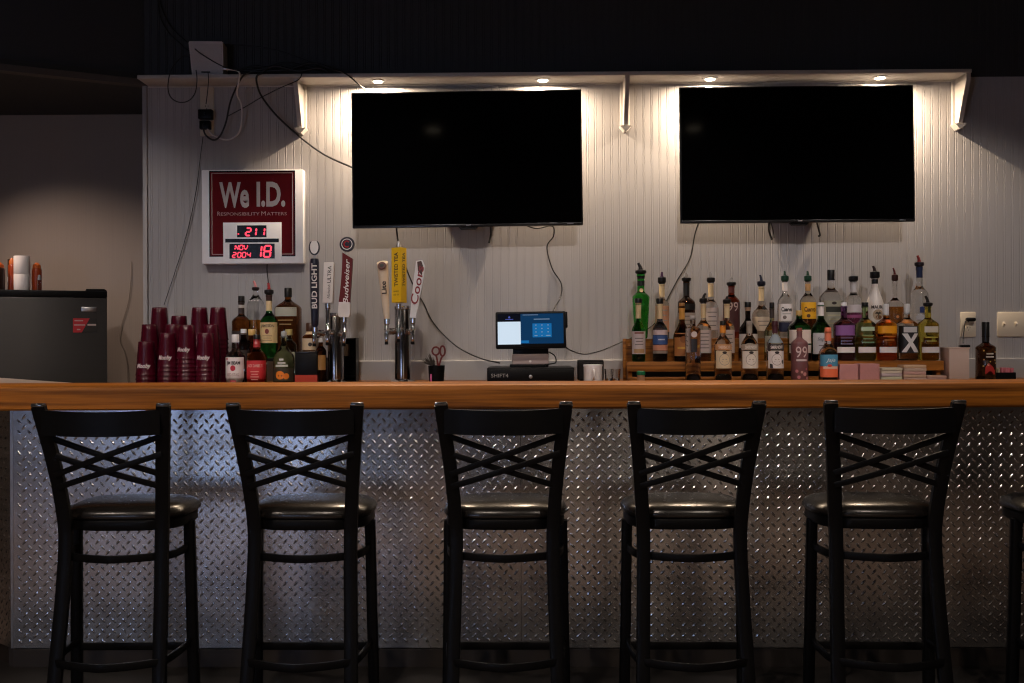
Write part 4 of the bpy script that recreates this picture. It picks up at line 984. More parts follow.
def bottle(label, px, row, hw, hn, ysh, ynk, ytop, gl, close, deco=(), liq=None, sq=2.0, dy=0.0, group=None, flare=None, punt=True, rz=0):
    Y, zb_ = ROWS[row]; Y += dy
    x = PZ(px, Y, zb_+.1); s = S(px, Y)
    b = thing('liquor_bottle', label, 'bottle', (x, Y, zb_+.0003), 0, group)
    def H(py): return zat(px, py, Y)-zb_
    rho = (lambda a: 1.0/((abs(math.cos(a))**sq+abs(math.sin(a))**sq)**(1/sq))) if sq != 2 else (lambda a: 1.0)
    r, n = hw*s, hn*s
    prof = [(r*.80, 0), (r*.93, .002), (r, .007)]
    if flare: prof += [(flare*s, .02)]; prof = [(flare*s*.85, 0), (flare*s, .006)]
    h0, h1, h2 = H(ysh), H(ynk), H(ytop)
    if not flare: prof.append((r, h0*.5))
    prof.append((r, h0))
    for i in range(1, 9):
        t_ = i/8
        prof.append((n+(r-n)*(.5+.5*math.cos(PI*t_)) if True else 0, h0+(h1-h0)*(t_*.85+.15*math.sin(PI*t_/2))))
    prof += [(n, h1+(h2-h1)*.8), (n*1.12, h1+(h2-h1)*.82), (n*1.12, h2-.001), (n*.9, h2)]
    def rad(h):
        for (ra, ha), (rb, hb) in zip(prof, prof[1:]):
            if ha <= h <= hb and hb > ha: return ra+(rb-ra)*(h-ha)/(hb-ha)
        return prof[-1][0]
    gm = G[gl] if isinstance(gl, str) else gl
    N = 28 if sq == 2 else 40
    body = MB().lathe(prof, N, rho=None if sq == 2 else rho).build('glass', gm, b, 50)
    def surf(u, h, e=.0007):
        """front surface point: u metres round from the middle"""
        rr = rad(h)+e; a = -PI/2+u/max(rr, 1e-4); q = rho(a)
        return (rr*q*math.cos(a), rr*q*math.sin(a), h)
    def patch(y0, y1, col, half, name, e=.0007, rough=.5, nseg=14, u0=None):
        m = MB(); vs = []; fs = []; ha, hb = H(y1), H(y0)
        rows = 4
        for j in range(rows+1):
            h = ha+(hb-ha)*j/rows
            for i in range(nseg+1):
                u = -half+2*half*i/nseg
                vs.append(surf(u*rad(h) if half <= 1.7 and u0 is None else u, h, e))
        for j in range(rows):
            for i in range(nseg): fs.append((j*(nseg+1)+i, j*(nseg+1)+i+1, (j+1)*(nseg+1)+i+1, (j+1)*(nseg+1)+i))
        return m.add(vs, fs).build(name, cm(col, rough), b if name != 'print_block' else LAB[-1], 60)
    LAB = [body]
    for d in deco:
        k = d[0]
        if k == 'lab':
            LAB.append(patch(d[1], d[2], d[3], d[4] if len(d) > 4 else 1.35, 'paper_label'))
        elif k == 'neck':
            ha, hb = H(d[2]), H(d[1])
            m = MB(); nr = 5; pr2 = [(rad(ha+(hb-ha)*j/nr)+.0006, ha+(hb-ha)*j/nr) for j in range(nr+1)]
            m.lathe(pr2, 20, rho=None if sq == 2 else rho, caps=False).build('neck_label', cm(d[3]), b, 60)
        elif k == 'txt':
            _, s_, yc, wp, hp, col = d[:6]; bo = d[6] if len(d) > 6 else .01; sh = d[7] if len(d) > 7 else 0
            vs, fs = text_mesh(s_, wp*s, hp*s, bo, sh); hc = H(yc); off = d[8]*s if len(d) > 8 else 0
            MB().add([surf(u+off, hc+v, .0016) for u, v in vs], fs).build('label_lettering', cm(col), LAB[-1], 0)
        elif k == 'blk':     # printed block: y0, y1, colour, u0, u1 in px
            _, y0, y1, col, u0, u1 = d; m = MB(); vs = []; fs = []; ha, hb = H(y1), H(y0); q = 6
            for j in range(3):
                for i in range(q+1): vs.append(surf((u0+(u1-u0)*i/q)*s, ha+(hb-ha)*j/2, .0012))
            for j in range(2):
                for i in range(q): fs.append((j*(q+1)+i, j*(q+1)+i+1, (j+1)*(q+1)+i+1, (j+1)*(q+1)+i))
            m.add(vs, fs).build('label_print', cm(col), LAB[-1], 60)
        elif k == 'dot':     # round emblem: yc, radius px, colour, offset px
            _, yc, rp, col, off = d[:5]; hc = H(yc); vz = d[5] if len(d) > 5 else 1
            vs = [surf(off*s, hc, .0019)]+[surf((off+rp*math.cos(2*PI*i/20))*s, hc+rp*vz*s*math.sin(2*PI*i/20), .0019) for i in range(20)]
            MB().add(vs, [(0, 1+i, 1+(i+1) % 20) for i in range(20)]).build('label_emblem', cm(col), LAB[-1], 60)
        elif k == 'bar':     # slanted bar: y0, y1, u0, u1, width in px
            _, y0, y1, u0, u1, wd, col = d; vs = []; fs = []
            for i in range(15):
                t_ = i/14; wv = wd*(1+.25*abs(2*t_-1))
                for q in range(4): vs.append(surf((u0+(u1-u0)*t_+wv*(q/3-.5))*s, H(y0+(y1-y0)*t_), .0018))
            for i in range(14):
                for q in range(3): fs.append((i*4+q, i*4+q+1, i*4+5+q, i*4+4+q))
            MB().add(vs, fs).build('label_emblem', cm(col), LAB[-1], 60)
        elif k == 'poly':    # free outline in px about (0, yc)
            _, yc, pts, col = d; hc = H(yc)
            c_ = Vector((sum(p[0] for p in pts)/len(pts), sum(p[1] for p in pts)/len(pts)))
            vs = [surf(c_.x*s, hc-c_.y*s, .0022)]+[surf(p[0]*s, hc-p[1]*s, .0022) for p in pts]
            MB().add(vs, [(0, 1+i, 1+(i+1) % len(pts)) for i in range(len(pts))]).build('label_emblem', cm(col), LAB[-1], 60)
    if liq:
        hl = H(liq[1]); pl_ = [(rr*.93, max(h, .004)) for rr, h in prof if h < hl]; pl_.append((rad(hl)*.93, hl))
        pl_ = [pl_[0]]+[p for i, p in enumerate(pl_[1:]) if p[1] > pl_[i][1]+1e-5]
        MB().lathe(pl_, N, rho=None if sq == 2 else rho).build('liquid', G[liq[0]], b, 50)
    ck = close[0]
    if ck == 'cap':          # ('cap', colour, y top, half width)
        _, col, yt, cw = close; ht = H(yt); cw *= s
        MB().lathe([(cw, h2-.006), (cw*1.02, h2-.004), (cw*1.02, ht-.003), (cw*.93, ht)], 20).build('cap', cm(col, .35), b, 50)
    elif ck == 'pour':       # ('pour', collar colour, spout colour, y collar top, spout tip dx px, y tip)
        _, cc, pc, yt, dx, yp = close; ht = H(yt); hp = H(yp)
        c = MB().lathe([(n*.8, h2-.004), (n*1.35, h2-.001), (n*1.6, h2+.004), (n*1.55, max(ht-.003, h2+.005)), (n*.9, max(ht, h2+.008))], 20).build('pourer_collar', cm(cc, .4), b, 50)
        MB().tube(bez([(0, 0, max(ht, h2+.008)-.003), (dx*s*.25, 0, ht+(hp-ht)*.45), (dx*s, 0, hp)], 4), [n*.62]*3+[n*.5]*3+[n*.42]*3, 10).build('pourer_spout', pc if not isinstance(pc, tuple) else cm(pc, .4), c, 50)
    return b
CLR = M['clear']
gA, gB, gC = 'bottles on the upper rack tier', 'bottles on the lower rack tier', 'bottles before the rack'
T = (.14, .11, .10)
def lines(y0, n, dyy, col, u): return [('blk', y0+i*dyy, y0+i*dyy+.9, col, -u*(1-.2*(i % 2)), u*(1-.2*(i % 2))) for i in range(n)]
# upper tier, left to right
bottle('tall bright green bottle at the left end of the upper tier', 641, 'A', 8.6, 3.6, 297.5, 291, 273.5, 'green', ('pour', BLK, BLK, 270, -2.5, 263), [('neck', 276, 279, BLK), ('neck', 281, 286, BLK), ('dot', 290.5, 2, CRM, 0)], flare=6.6, group=gA)
bottle('clear bottle with purple pourer and peach label, second on the upper tier', 662, 'A', 7, 2.6, 305, 298, 283, 'warm', ('pour', BLK, (.05, .012, .06), 277, .3, 272), [('neck', 284.5, 297, CRM), ('lab', 306, 332, PCH), *lines(310, 4, 5, GRY, 5)], group=gA)
bottle('dark bottle with black shoulder label and beige label, third on the upper tier', 686.5, 'A', 8.6, 3, 303, 296, 281, 'brown', ('pour', BLK, CLR, 277.5, 0, 273), [('neck', 283, 296, BLK), ('lab', 304, 310, BLK), ('lab', 313, 332, (.38, .30, .24)), *lines(316, 4, 4, T, 6)], group=gA)
bottle('clear bottle with cream neck label and white lettered label, fourth on the upper tier', 711, 'A', 7.2, 2.6, 307, 298, 282, 'clear', ('pour', BLK, CLR, 277.5, 0, 272), [('neck', 283.5, 297, CRM), ('lab', 308, 330, (.48, .40, .36)), *lines(312, 4, 4.4, T, 5)], group=gA)
bottle('dark red brown bottle with large pale double nine on the upper tier', 731.5, 'A', 8.2, 3, 302, 294, 285.5, 'red', ('pour', BLK, CLR, 282, 0, 278), [('neck', 287, 293, (.12, .03, .025)), ('lab', 302.5, 332, (.075, .022, .022), 1.5), ('txt', '99', 307, 11, 9, (.40, .30, .27), 0)], group=gA)
bottle('round shouldered clear bottle with parchment label and navy pourer', 761.5, 'A', 9.6, 2.6, 316, 304, 285.5, 'warm', ('pour', (.010, .012, .024), (.012, .016, .04), 281, -1.2, 275), [('neck', 287, 301, CRM), ('lab', 317, 331, (.46, .36, .26)), *lines(321, 2, 4, T, 6), ('dot', 308, 2, BLK, 1.5)], group=gA)
bottle('clear bottle with green pourer and white label, left of the yellow labelled one', 785, 'A', 6.8, 2.3, 303, 292, 281, 'clear', ('pour', (.010, .05, .028), (.010, .05, .028), 275.5, -.3, 271), [('neck', 282.5, 291, WHT), ('lab', 304, 321, WHT, 1.3), ('txt', 'Cuervo', 309.5, 10, 4.6, BLK, .03), ('blk', 313.5, 314.5, GRY, -4, 4), ('dot', 317.5, 1.8, T, -2), ('lab', 322.5, 332, (.016, .018, .05))], sq=3.2, group=gA)
bottle('amber bottle with green pourer and bright yellow label', 808, 'A', 7.4, 2.4, 302, 291.5, 281, 'warm', ('pour', (.010, .05, .028), (.010, .05, .028), 275.5, -.3, 271), [('neck', 284, 291, (.40, .22, .08)), ('lab', 302.5, 319, (.68, .33, .012), 1.3), ('txt', 'Cuervo', 309.5, 10.5, 5, (.10, .035, .01), .03), ('dot', 316, 1.8, (.10, .04, .01), -1.5)], ('dkamber', 318), sq=3.2, group=gA)
bottle('large clear square bottle with black cap and dark lettering band', 831, 'A', 10.5, 3.2, 299, 287, 279, 'clear', ('cap', BLK, 270, 3.6), [('neck', 290, 292.5, DRK), ('lab', 301, 331, (.26, .25, .19), 1.2), ('blk', 307, 312.5, (.025, .028, .02), -7.5, 7.5), ('dot', 303.5, 2.4, DRK, 0, .6), *lines(315, 3, 4, (.40, .34, .20), 6)], sq=3.2, group=gA)
bottle('clear bottle with plum coloured liquid and white label on the upper tier', 853.5, 'A', 8, 3, 300, 293, 281, 'clear', ('pour', BLK, CLR, 276, .4, 270), [('neck', 282, 292, (.50, .48, .48)), ('neck', 293, 294.2, DRK), ('lab', 305, 312.5, (.50, .45, .46), 1.2), ('lab', 315, 318, (.26, .06, .16))], ('plum', 313), group=gA)
bottle('opaque white bottle with palm tree picture and black pourer', 875, 'A', 8.8, 3, 309, 285, 278, cm((.66, .60, .55), .3), ('pour', BLK, (.03, .012, .012), 271.5, -1.8, 266), [('neck', 278.5, 284, BLK), ('txt', 'MALIBU', 307.3, 13, 3.2, DRK, .03), ('dot', 315, 5.2, (.40, .30, .20), 0, 1.05), ('dot', 317.4, 3.2, (.16, .06, .02), .6, .6), ('poly', 315, [(-3.4, -1.2), (-1.2, -3.2), (.2, -2.2), (1.6, -3.4), (3.6, -1.2), (1.2, -1.8), (.9, .2), (.5, 3), (-.2, 3), (.1, .2), (-1, -1.4)], (.05, .035, .02))], group=gA)
bottle('slim necked clear bottle with amber liquid and red pourer', 895, 'A', 8.4, 2, 306, 297, 280.5, 'clear', ('pour', (.05, .018, .012), (.12, .014, .012), 274.5, -1.6, 268), [('dot', 317, 3, (.10, .035, .012), -.5), ('dot', 317, 1.5, (.50, .20, .06), -.5)], ('amber', 307), group=gA)
bottle('tallest clear bottle with navy neck and red pourer, right end of the upper tier', 919.5, 'A', 8.4, 2.9, 295, 285, 266, 'clear', ('pour', (.02, .014, .02), (.20, .016, .014), 262, -1.8, 255.5), [('neck', 267, 277.5, (.016, .028, .085)), ('blk', 307, 313, (.03, .05, .16), -3, 6.5), ('dot', 302.5, 1.4, DRK, 5.5), ('blk', 315, 320, (.50, .48, .48), -6, 5)], group=gA)
# lower tier
bottle('green bottle with pale label and cream neck at the left end of the lower tier', 638.5, 'B', 6.8, 2.6, 331, 320, 301.5, 'emerald', ('cap', BLK, 298.5, 3.7), [('neck', 303, 318.5, CRM), ('lab', 331.5, 354, (.46, .38, .36)), ('blk', 332, 334, (.20, .07, .06), -5, 5), *lines(338, 3, 3, T, 4.5), ('blk', 349, 353, (.36, .22, .10), -5.5, 5.5)], group=gB)
bottle('bottle with blue and peach label, second on the lower tier', 660, 'B', 7.4, 2.7, 330, 320, 302, 'blue', ('cap', BLK, 298.5, 3.6), [('neck', 304, 319, CRM), ('lab', 330, 335, (.50, .38, .36)), ('lab', 335.5, 344.5, (.035, .075, .21)), ('txt', 'No.', 339, 6, 3, (.5, .5, .5)) if False else ('blk', 339, 340.2, (.4, .42, .5), -3, 4), ('lab', 345, 350.5, (.46, .20, .12)), ('lab', 351, 353.5, (.22, .17, .14))], group=gB)
bottle('dark brown round bottle with orange label and gold neck', 682, 'B', 8.6, 2.8, 337, 321, 306, 'brown', ('cap', (.34, .16, .05), 303, 2.9), [('neck', 306, 319.5, (.55, .26, .05)), ('lab', 333, 356, (.36, .135, .035), 1.2), ('blk', 347, 349, (.55, .30, .05), -6, 6), ('dot', 339.5, 3.4, (.24, .08, .02), 0)], group=gB)
bottle('clear bottle with black pourer and white lettered label on the lower tier', 703.5, 'B', 7.6, 2.5, 329, 319, 302.5, 'clear', ('pour', BLK, BLK, 298, 2.2, 293.5), [('neck', 304, 318, CRM), ('lab', 330, 353, (.48, .39, .36)), *lines(333, 5, 3.6, T, 5)], group=gB)
bottle('clear bottle with cream neck behind the orange necked bottle', 727, 'B', 7.4, 2.6, 329, 319, 303, 'warm', ('pour', BLK, BLK, 299, .3, 296.5), [('neck', 304, 318, CRM), ('lab', 330, 353, (.44, .34, .29)), *lines(334, 4, 4, T, 5)], group=gB)
bottle('black shouldered bottle with dark cap and white label on the lower tier', 748, 'B', 9.2, 2.6, 332, 318, 306, 'black', ('cap', BLK, 302, 3.2), [('neck', 307, 311, (.30, .18, .11)), ('lab', 334, 348, (.48, .42, .37), 1.4), ('dot', 340, 4, DRK, 0)], group=gB)
bottle('slim olive bottle with dark neck behind the grey blue necked bottle', 772, 'B', 7.6, 2.2, 333, 320, 307, 'olive', ('cap', BLK, 302.5, 2.4), [('neck', 309, 318, (.05, .035, .028)), ('lab', 336, 352, (.30, .27, .20))], group=gB)
bottle('dark green bottle with gold cap and square white labels', 799, 'B', 10.6, 2.8, 328, 318, 315, 'dkgreen', ('cap', (.44, .28, .09), 310.5, 3), [('lab', 330, 343.5, (.58, .48, .42), 1.25), ('lab', 345, 353, (.46, .38, .34), 1.25)], sq=3.4, group=gB)
bottle('dark green bottle with white neck band and grey script label', 821, 'B', 9.4, 3, 330, 317, 305, 'dkgreen', ('cap', SIL, 302.5, 3), [('neck', 306.5, 316, WHT), ('lab', 333, 354, (.42, .40, .40), 1.25), ('txt', 'lmmdmm' if False else 'Seagrams', 339.5, 12, 4.2, (.10, .10, .11), .0, .4), *lines(345, 2, 4, T, 5)], group=gB)
FL = dict(sq=2.7, group=gB)
def flav(label, px, gl, top, extra, close, ytop=305.5, hn=2.9):
    bottle(label, px, 'B', 9.8, hn, 325, 317.5, ytop, gl, close, [*extra, ('lab', 347, 352.6, (.58, .53, .51), .95)], **FL)
flav('purple flavoured bottle with white band, leftmost of five square ones', 844, 'purple', None, [('lab', 325.5, 335.5, (.20, .08, .24), 1.2), *lines(337.5, 3, 3, (.14, .10, .17), 6)], ('cap', SIL, 302.5, 2.9), 306)
flav('green flavoured bottle with white band, second of five square ones', 865, 'lime', None, [('blk', 327, 331, (.34, .44, .30), -6.5, 6.5), *lines(335, 3, 3.4, (.16, .26, .12), 6)], ('cap', BLK, 302.5, 3.2), 305.5)
flav('orange flavoured bottle with white band and silver cap', 886, 'orange', None, [('lab', 326, 333.5, (.74, .27, .008), 1.2), *lines(336, 2, 3.6, (.40, .14, .02), 6)], ('cap', SIL, 304, 2.9), 315)
b_x = bottle('black labelled bottle with a large white X and silver cap', 907, 'B', 9.8, 2.8, 325, 317.5, 313, 'clear', ('cap', SIL, 304, 2.9), [('lab', 326, 353, (.010, .010, .012), 1.25), ('blk', 327, 332.5, (.46, .45, .45), -6.5, 6.5), ('bar', 333.6, 352.2, -5.6, 5.8, 4.2, (.54, .52, .51)), ('bar', 333.6, 352.2, 5.8, -6.4, 3.6, (.54, .52, .51))], ('warm', 350), **FL)
flav('yellow flavoured bottle with white band and black pourer, rightmost on the rack', 928, 'yellow', None, [('blk', 326.5, 332.5, (.50, .46, .38), -6.8, 6.8), *lines(337, 2, 3.6, (.40, .34, .05), 6)], ('pour', BLK, BLK, 302.5, -2.6, 296), 306)
# before the rack
bottle('tall clear bottle with a round white seal before the rack', 693, 'C', 7.6, 2.8, 329, 326, 318, 'clear', ('cap', (.40, .36, .33), 315.5, 3), [('dot', 334.5, 3.1, (.55, .45, .40), 0), ('blk', 339, 352, (.03, .026, .03), -3, 3)], group=gC)
def crest(label, px, neck, gl, banner, bt, lab, extra=(), y0=0):
    bottle(label, px, 'C', 8.5, 2.7, 346, 333, 325, gl, ('cap', neck[1], 321, 2.9), [('neck', 325.5, 333, neck[0]), *extra, ('lab', 344.2, 350.2, banner, 1.3), ('txt', 'SMIRNOFF', 347.2, 13, 3.2, bt, .03), ('lab', 351, 368.2, lab, 1.15), ('dot', 359.5, 5.6, (.30, .24, .19), 0, 1.05), ('dot', 359.5, 5.0, lab, 0, 1.05), ('dot', 352.6, 2.3, DRK, 0, .6), *lines(356.5, 3, 2.4, (.34, .27, .22), 3)], group=gC)
crest('clear bottle with orange neck and parchment label before the rack', 723, ((.62, .22, .02), BLK), 'warm', (.50, .24, .10), (.62, .45, .34), (.58, .45, .28))
crest('clear bottle with plain glass neck and white label before the rack', 749.5, ((.30, .26, .21), (.25, .22, .19)), 'clear', (.32, .25, .19), (.58, .52, .46), (.60, .53, .45))
crest('clear bottle with maroon neck and grey blue shoulder before the rack', 775, ((.07, .018, .024), (.06, .016, .022)), 'clear', (.05, .035, .032), (.60, .52, .48), (.60, .53, .49), [('lab', 334.5, 343, (.17, .20, .22), 1.3), ('poly', 363.5, [(-7.5, 0), (-4.6, .6), (-4, 4.4), (-7.5, 4.4)], DRK), ('poly', 363.5, [(5.2, -3), (7.5, -4), (7.5, 0), (5.6, .5)], DRK)])
bottle('mauve bottle printed with a large double nine before the rack', 799.5, 'C', 8.4, 2.7, 344, 337, 331, cm((.13, .05, .05), .35), ('cap', (.20, .05, .035), 328, 2.7), [('txt', '99', 352, 12, 11, (.50, .38, .35), .0), ('blk', 359.2, 361, (.48, .38, .35), -5.5, 6), *[('dot', y, r_, c, u) for y, r_, c, u in ((371, 1.6, (.40, .14, .15), -5), (374, 1.9, (.42, .18, .17), 3.2), (377, 1.7, (.36, .12, .13), -3), (372, 1.3, (.45, .24, .2), 0), (378, 1.5, (.40, .15, .14), 6), (369, 1.2, (.34, .10, .11), 5))]], group=gC)
bottle('clear bottle with blue and orange label and coral neck', 828, 'C', 8.8, 3, 355, 342, 331, 'clear', ('cap', (.58, .15, .075), 327.5, 3.1), [('neck', 331.5, 341, (.58, .15, .075)), ('lab', 354.6, 366, (.055, .20, .30), 1.25), ('txt', 'Jaja', 360.4, 9, 4.2, (.55, .58, .58), .0, .3), ('lab', 366.2, 377, (.62, .12, .045), 1.25), ('blk', 366.2, 368.6, (.58, .36, .26), -7, 7), ('dot', 365.5, 2.3, (.45, .05, .03), -1, .6)], sq=3.0, group=gC)
bottle('dark spiced liquor bottle with red figure, alone right of the tan carton', 985.7, 'C', 9.6, 3.2, 348, 342, 336, 'brown', ('cap', BLK, 322, 3.5), [('neck', 336.5, 342, BLK), ('blk', 353, 354.4, (.44, .42, .36), -3.5, 3.5), ('blk', 356.2, 357.4, (.44, .42, .36), -4, 4), *[('dot', y, .7, (.44, .28, .07), u) for y, u in ((350.5, -6), (352, 6), (359.5, -6), (360, 5.5), (361.5, 0), (363, 6.5), (366, -6.5))], ('poly', 368, [(-5, 6), (-4.6, -1), (-2, -5), (.5, -3.2), (3, -1), (5.4, 3), (5.2, 6.2)], (.34, .020, .018)), ('dot', 364.5, 1.2, (.45, .26, .18), -1.6)], punt=False)
# whiskey group at the left
gL = 'whiskey bottles beside the maroon cups'
bottle('amber bottle with black cap at the left rear of the whiskeys', 241.5, 'L', 9.4, 2.9, 322, 314, 301, 'dkamber', ('cap', BLK, 296, 3.1), [('neck', 302, 304.6, DRK), ('neck', 305, 308, GRY), ('neck', 308.5, 314, DRK), ('lab', 331, 352, DRK)], group=gL)
bottle('round clear decanter with pink pourer behind the green bottle', 255.8, 'L', 8.6, 2.3, 306, 293, 290, 'clear', ('pour', (.02, .01, .012), (.42, .16, .17), 287, -2, 281), [*[('blk', 300.3, 301.4, (.45, .42, .42), u, u+1.6) for u in (-6, -3, 0, 3)]], ('amber', 320), group=gL, dy=.025)
bottle('green bottle with cream label and red pourer among the whiskeys', 269.2, 'L', 8.8, 2.9, 323, 311, 294, 'emerald', ('pour', BLK, (.28, .012, .014), 289.5, -.6, 283), [('neck', 295, 300.6, (.05, .02, .014)), ('neck', 301, 311, CRM), ('lab', 322.6, 343, (.52, .38, .19), 1.35), ('txt', 'JAMESON', 326.4, 14.5, 3.8, DRK, .02), ('dot', 331.5, 2, (.16, .03, .02), 0, 1.3), *lines(335.5, 3, 2.2, (.30, .20, .10), 5)], group=gL, dy=-.035)
bottle('wide square amber bottle with black cap behind the green bottle', 288.3, 'L', 12.8, 3, 309, 299, 296, 'dkamber', ('cap', BLK, 288, 3.7), [('lab', 307.6, 316.5, (.30, .30, .24), .85), *lines(320, 2, 4, (.30, .20, .06), 7)], sq=2.8, group=gL, dy=.02)
bottle('dark bottle with silver cap between white and red labelled bottles', 243.8, 'M', 6.6, 2.7, 346, 338, 333, 'brown', ('cap', SIL, 329, 2.9), [('lab', 350, 372, DRK)], group=gL)
bottle('amber bottle with gold cap behind the red labelled bottle', 252, 'M', 7.2, 3.2, 349, 339, 334, 'amber', ('cap', (.46, .29, .09), 329.3, 3.6), [('lab', 353, 372, (.20, .09, .04))], group=gL, dy=.01)
bottle('pale green bottle with gold cap behind the pumpkin bottle', 289, 'M', 7.6, 3, 346, 338, 334, 'olive', ('cap', (.36, .28, .10), 329.3, 3.4), [('lab', 352, 372, (.30, .30, .22))], group=gL)
bottle('amber bottle with brown cap and cream label behind the dark carton', 311, 'M', 8.4, 4.2, 338, 332, 330, 'dkamber', ('cap', (.07, .03, .016), 323, 4.8), [('neck', 331.6, 334.5, CRM), ('lab', 338.5, 350, (.50, .38, .24), 1.3), ('dot', 344.5, 2, DRK, 1)], group=gL, dy=.02)
bottle('small round amber bottle left of the left beer tower', 320.8, 'F', 5.6, 2.2, 352, 345, 341, 'dkamber', ('cap', SIL, 338, 2.5), [('lab', 355, 370, (.26, .13, .035), 1.2)], group=gL, dy=.03)
bottle('clear bottle with white label and red seal, leftmost of the whiskeys', 235.5, 'F', 9.3, 3.2, 356, 349, 341, 'clear', ('cap', (.56, .54, .54), 334.5, 3.6), [('lab', 357.2, 385, (.60, .54, .53), 1.3), ('txt', 'JIM BEAM', 363.3, 14.5, 4.4, (.03, .02, .02), .035), ('dot', 368, 2.6, (.34, .016, .03), 0, 1.1), ('txt', 'RED STAG', 374.4, 12, 3.2, (.26, .14, .14), .0), ('blk', 380, 381.6, (.34, .05, .06), -3, 3), ('dot', 358.8, 1.3, (.34, .016, .03), -7)], group=gL)
bottle('amber bottle with bright red label and red neck band', 257, 'F', 9.3, 3.1, 358, 347.5, 339, 'amber', ('cap', BLK, 334.5, 3.4), [('neck', 339.4, 347.4, (.36, .03, .03)), ('dot', 343, 1.4, (.5, .2, .18), 0), ('lab', 360.4, 385, (.42, .018, .022), 1.35), ('txt', "JACK DANIEL'S", 366, 14.5, 4, (.56, .30, .26), .02), *lines(371, 4, 2.6, (.56, .22, .18), 4)], sq=3.2, group=gL)
bottle('olive glass bottle with white lettering and orange pumpkins', 284, 'F', 10.6, 3, 360, 343, 336, 'olive', ('cap', (.34, .33, .30), 331.5, 2.8), [('lab', 368, 385, (.035, .030, .018), 1.3), ('txt', 'SPICED' if False else 'x', 362, 8, 2.6, (.50, .48, .44), .0, .1) if False else ('blk', 358.5, 360.4, (.46, .45, .40), -2.5, 2), ('blk', 362, 363.6, (.46, .45, .40), -4, 4), ('blk', 364.6, 366.6, (.46, .45, .40), -6.5, 6.5), ('dot', 375, 4.6, (.62, .17, .015), -1.6, .92), ('dot', 376, 3, (.55, .14, .012), 4.6, 1), ('dot', 375.4, .8, (.2, .05, .01), -3), ('dot', 375.4, .8, (.2, .05, .01), .2)], group=gL)
# dark carton with a red foot band
Y = 4.36; x = PZ(306, Y, ZK); s = S(306, Y); H = zat(306, 352, Y)-ZK
dc = thing('dark_box', 'black box with an orange red band, between pumpkin bottle and tower', 'box', (x, Y, ZK))
MB().b2(-11*s, 11*s, 0, .05, 0, H, .003).build('box_body', M['plastic'], dc)
MB().b2(-11*s-.0006, 11*s+.0006, -.0008, .03, .004, zat(306, 375, Y)-ZK).build('red_band', mat('orange red band', (.44, .035, .012), .5), dc, 0)
MB().b2(-11.4*s, 11.4*s, -.002, .052, H-.006, H+.002, .002).build('box_lid', M['gloss2'], dc)

# ---------------------------------------------------------------- napkins, coasters, carton, tray
Yn = 4.40
def napk(px0, px1, py, label, col):
    a = PZ(px0, Yn, ZK); b = PZ(px1, Yn, ZK); H = zat((px0+px1)/2, py, Yn)-ZK; w = (b-a)/2
    t_ = thing('napkin_stack', label, 'napkins', ((a+b)/2, Yn, ZK), random.uniform(-.05, .05))
    mb = MB(); n = 22
    for i in range(n):
        z0 = H*i/n+.0002; z1 = H*(i+1)/n-.0004; o = random.uniform(-.0012, .0012); q = random.uniform(-.0012, .0012)
        mb.b2(-w+o, w+o, q, .09+q, z0, z1, .0003)
    o = mb.build('napkins', mat('soft napkin paper', col, .85, bump=.6, scale=120), t_, 0); o['kind'] = 'stuff'
    # rippled embossed fronts
    mb = MB()
    for i in range(n):
        pts = [(-w+2*w*k/14, -.0008-.0007*math.sin(k*2.1+i*.9), H*(i+.5)/n) for k in range(15)]
        mb.tube(pts, H/n*.45, 5)
    o = mb.build('folded_edges', mat('soft napkin edge', [c*1.03 for c in col], .85), t_, 60); o['kind'] = 'stuff'
napk(839.5, 858, 364.2, 'left stack of pink napkins before the bottle rack', (.62, .30, .28))
napk(860, 879.5, 363.8, 'right stack of pink napkins before the bottle rack', (.64, .31, .29))
def coasters(px0, px1, ys, label, col, grp):
    for i in range(len(ys)-1):
        a = PZ(px0, Yn, ZK); b = PZ(px1, Yn, ZK); z0 = max(0, zat((px0+px1)/2, ys[i], Yn)-ZK); z1 = zat((px0+px1)/2, ys[i+1], Yn)-ZK; w = (b-a)/2
        c = thing('coaster', label % ('bottom', 'second from the bottom', 'third from the bottom', 'fourth from the bottom', 'fifth from the bottom', 'topmost')[i if i < len(ys)-2 else 5], 'coaster', ((a+b)/2+random.uniform(-.002, .002), Yn+random.uniform(0, .003), ZK+z0), random.uniform(-.04, .04), grp)
        MB().b2(-w, w, 0, .09, .0002, z1-z0-.0006, .0016).build('board', mat('coaster board', [k*random.uniform(.85, 1.1) for k in col], .8), c)
        MB().b2(-w+.004, w-.004, .004, .086, z1-z0-.0008, z1-z0-.0003).build('printed_top', mat('coaster top', [k*.8 for k in col], .8), c, 0)
coasters(882, 902.5, [381, 376.5, 373.3, 370.4, 367.6], 'pale round edged coaster, %s, in the stack right of pink napkins', (.58, .48, .40), 'pale coasters')
coasters(904, 926.5, [381, 377.6, 374.6, 371.4, 368.2, 365], 'tan coaster, %s, in the tall square stack before the rack', (.60, .38, .29), 'tan coasters')
coasters(927.5, 947, [381, 378.2, 375.6], 'tan coaster, %s, in the low stack beside the tan carton', (.58, .38, .30), 'low tan coasters')
Y = 4.44; a = PZ(948.5, Y, ZK); b = PZ(970, Y, ZK); H = zat(959, 347.5, Y)-ZK; w = (b-a)/2
cb = thing('tan_carton', 'pinkish tan carton standing below the wall outlet', 'carton', ((a+b)/2, Y, ZK))
MB().b2(-w+.004, w-.002, 0, .10, 0, H-.004, .002).build('carton_body', mat('pinkish tan card', (.62, .45, .37), .7, var=.06), cb)
MB().b2(-w, w, -.003, .103, H-.006, H, .001).build('carton_lid', mat('pinkish tan lid', (.66, .48, .40), .7), cb)
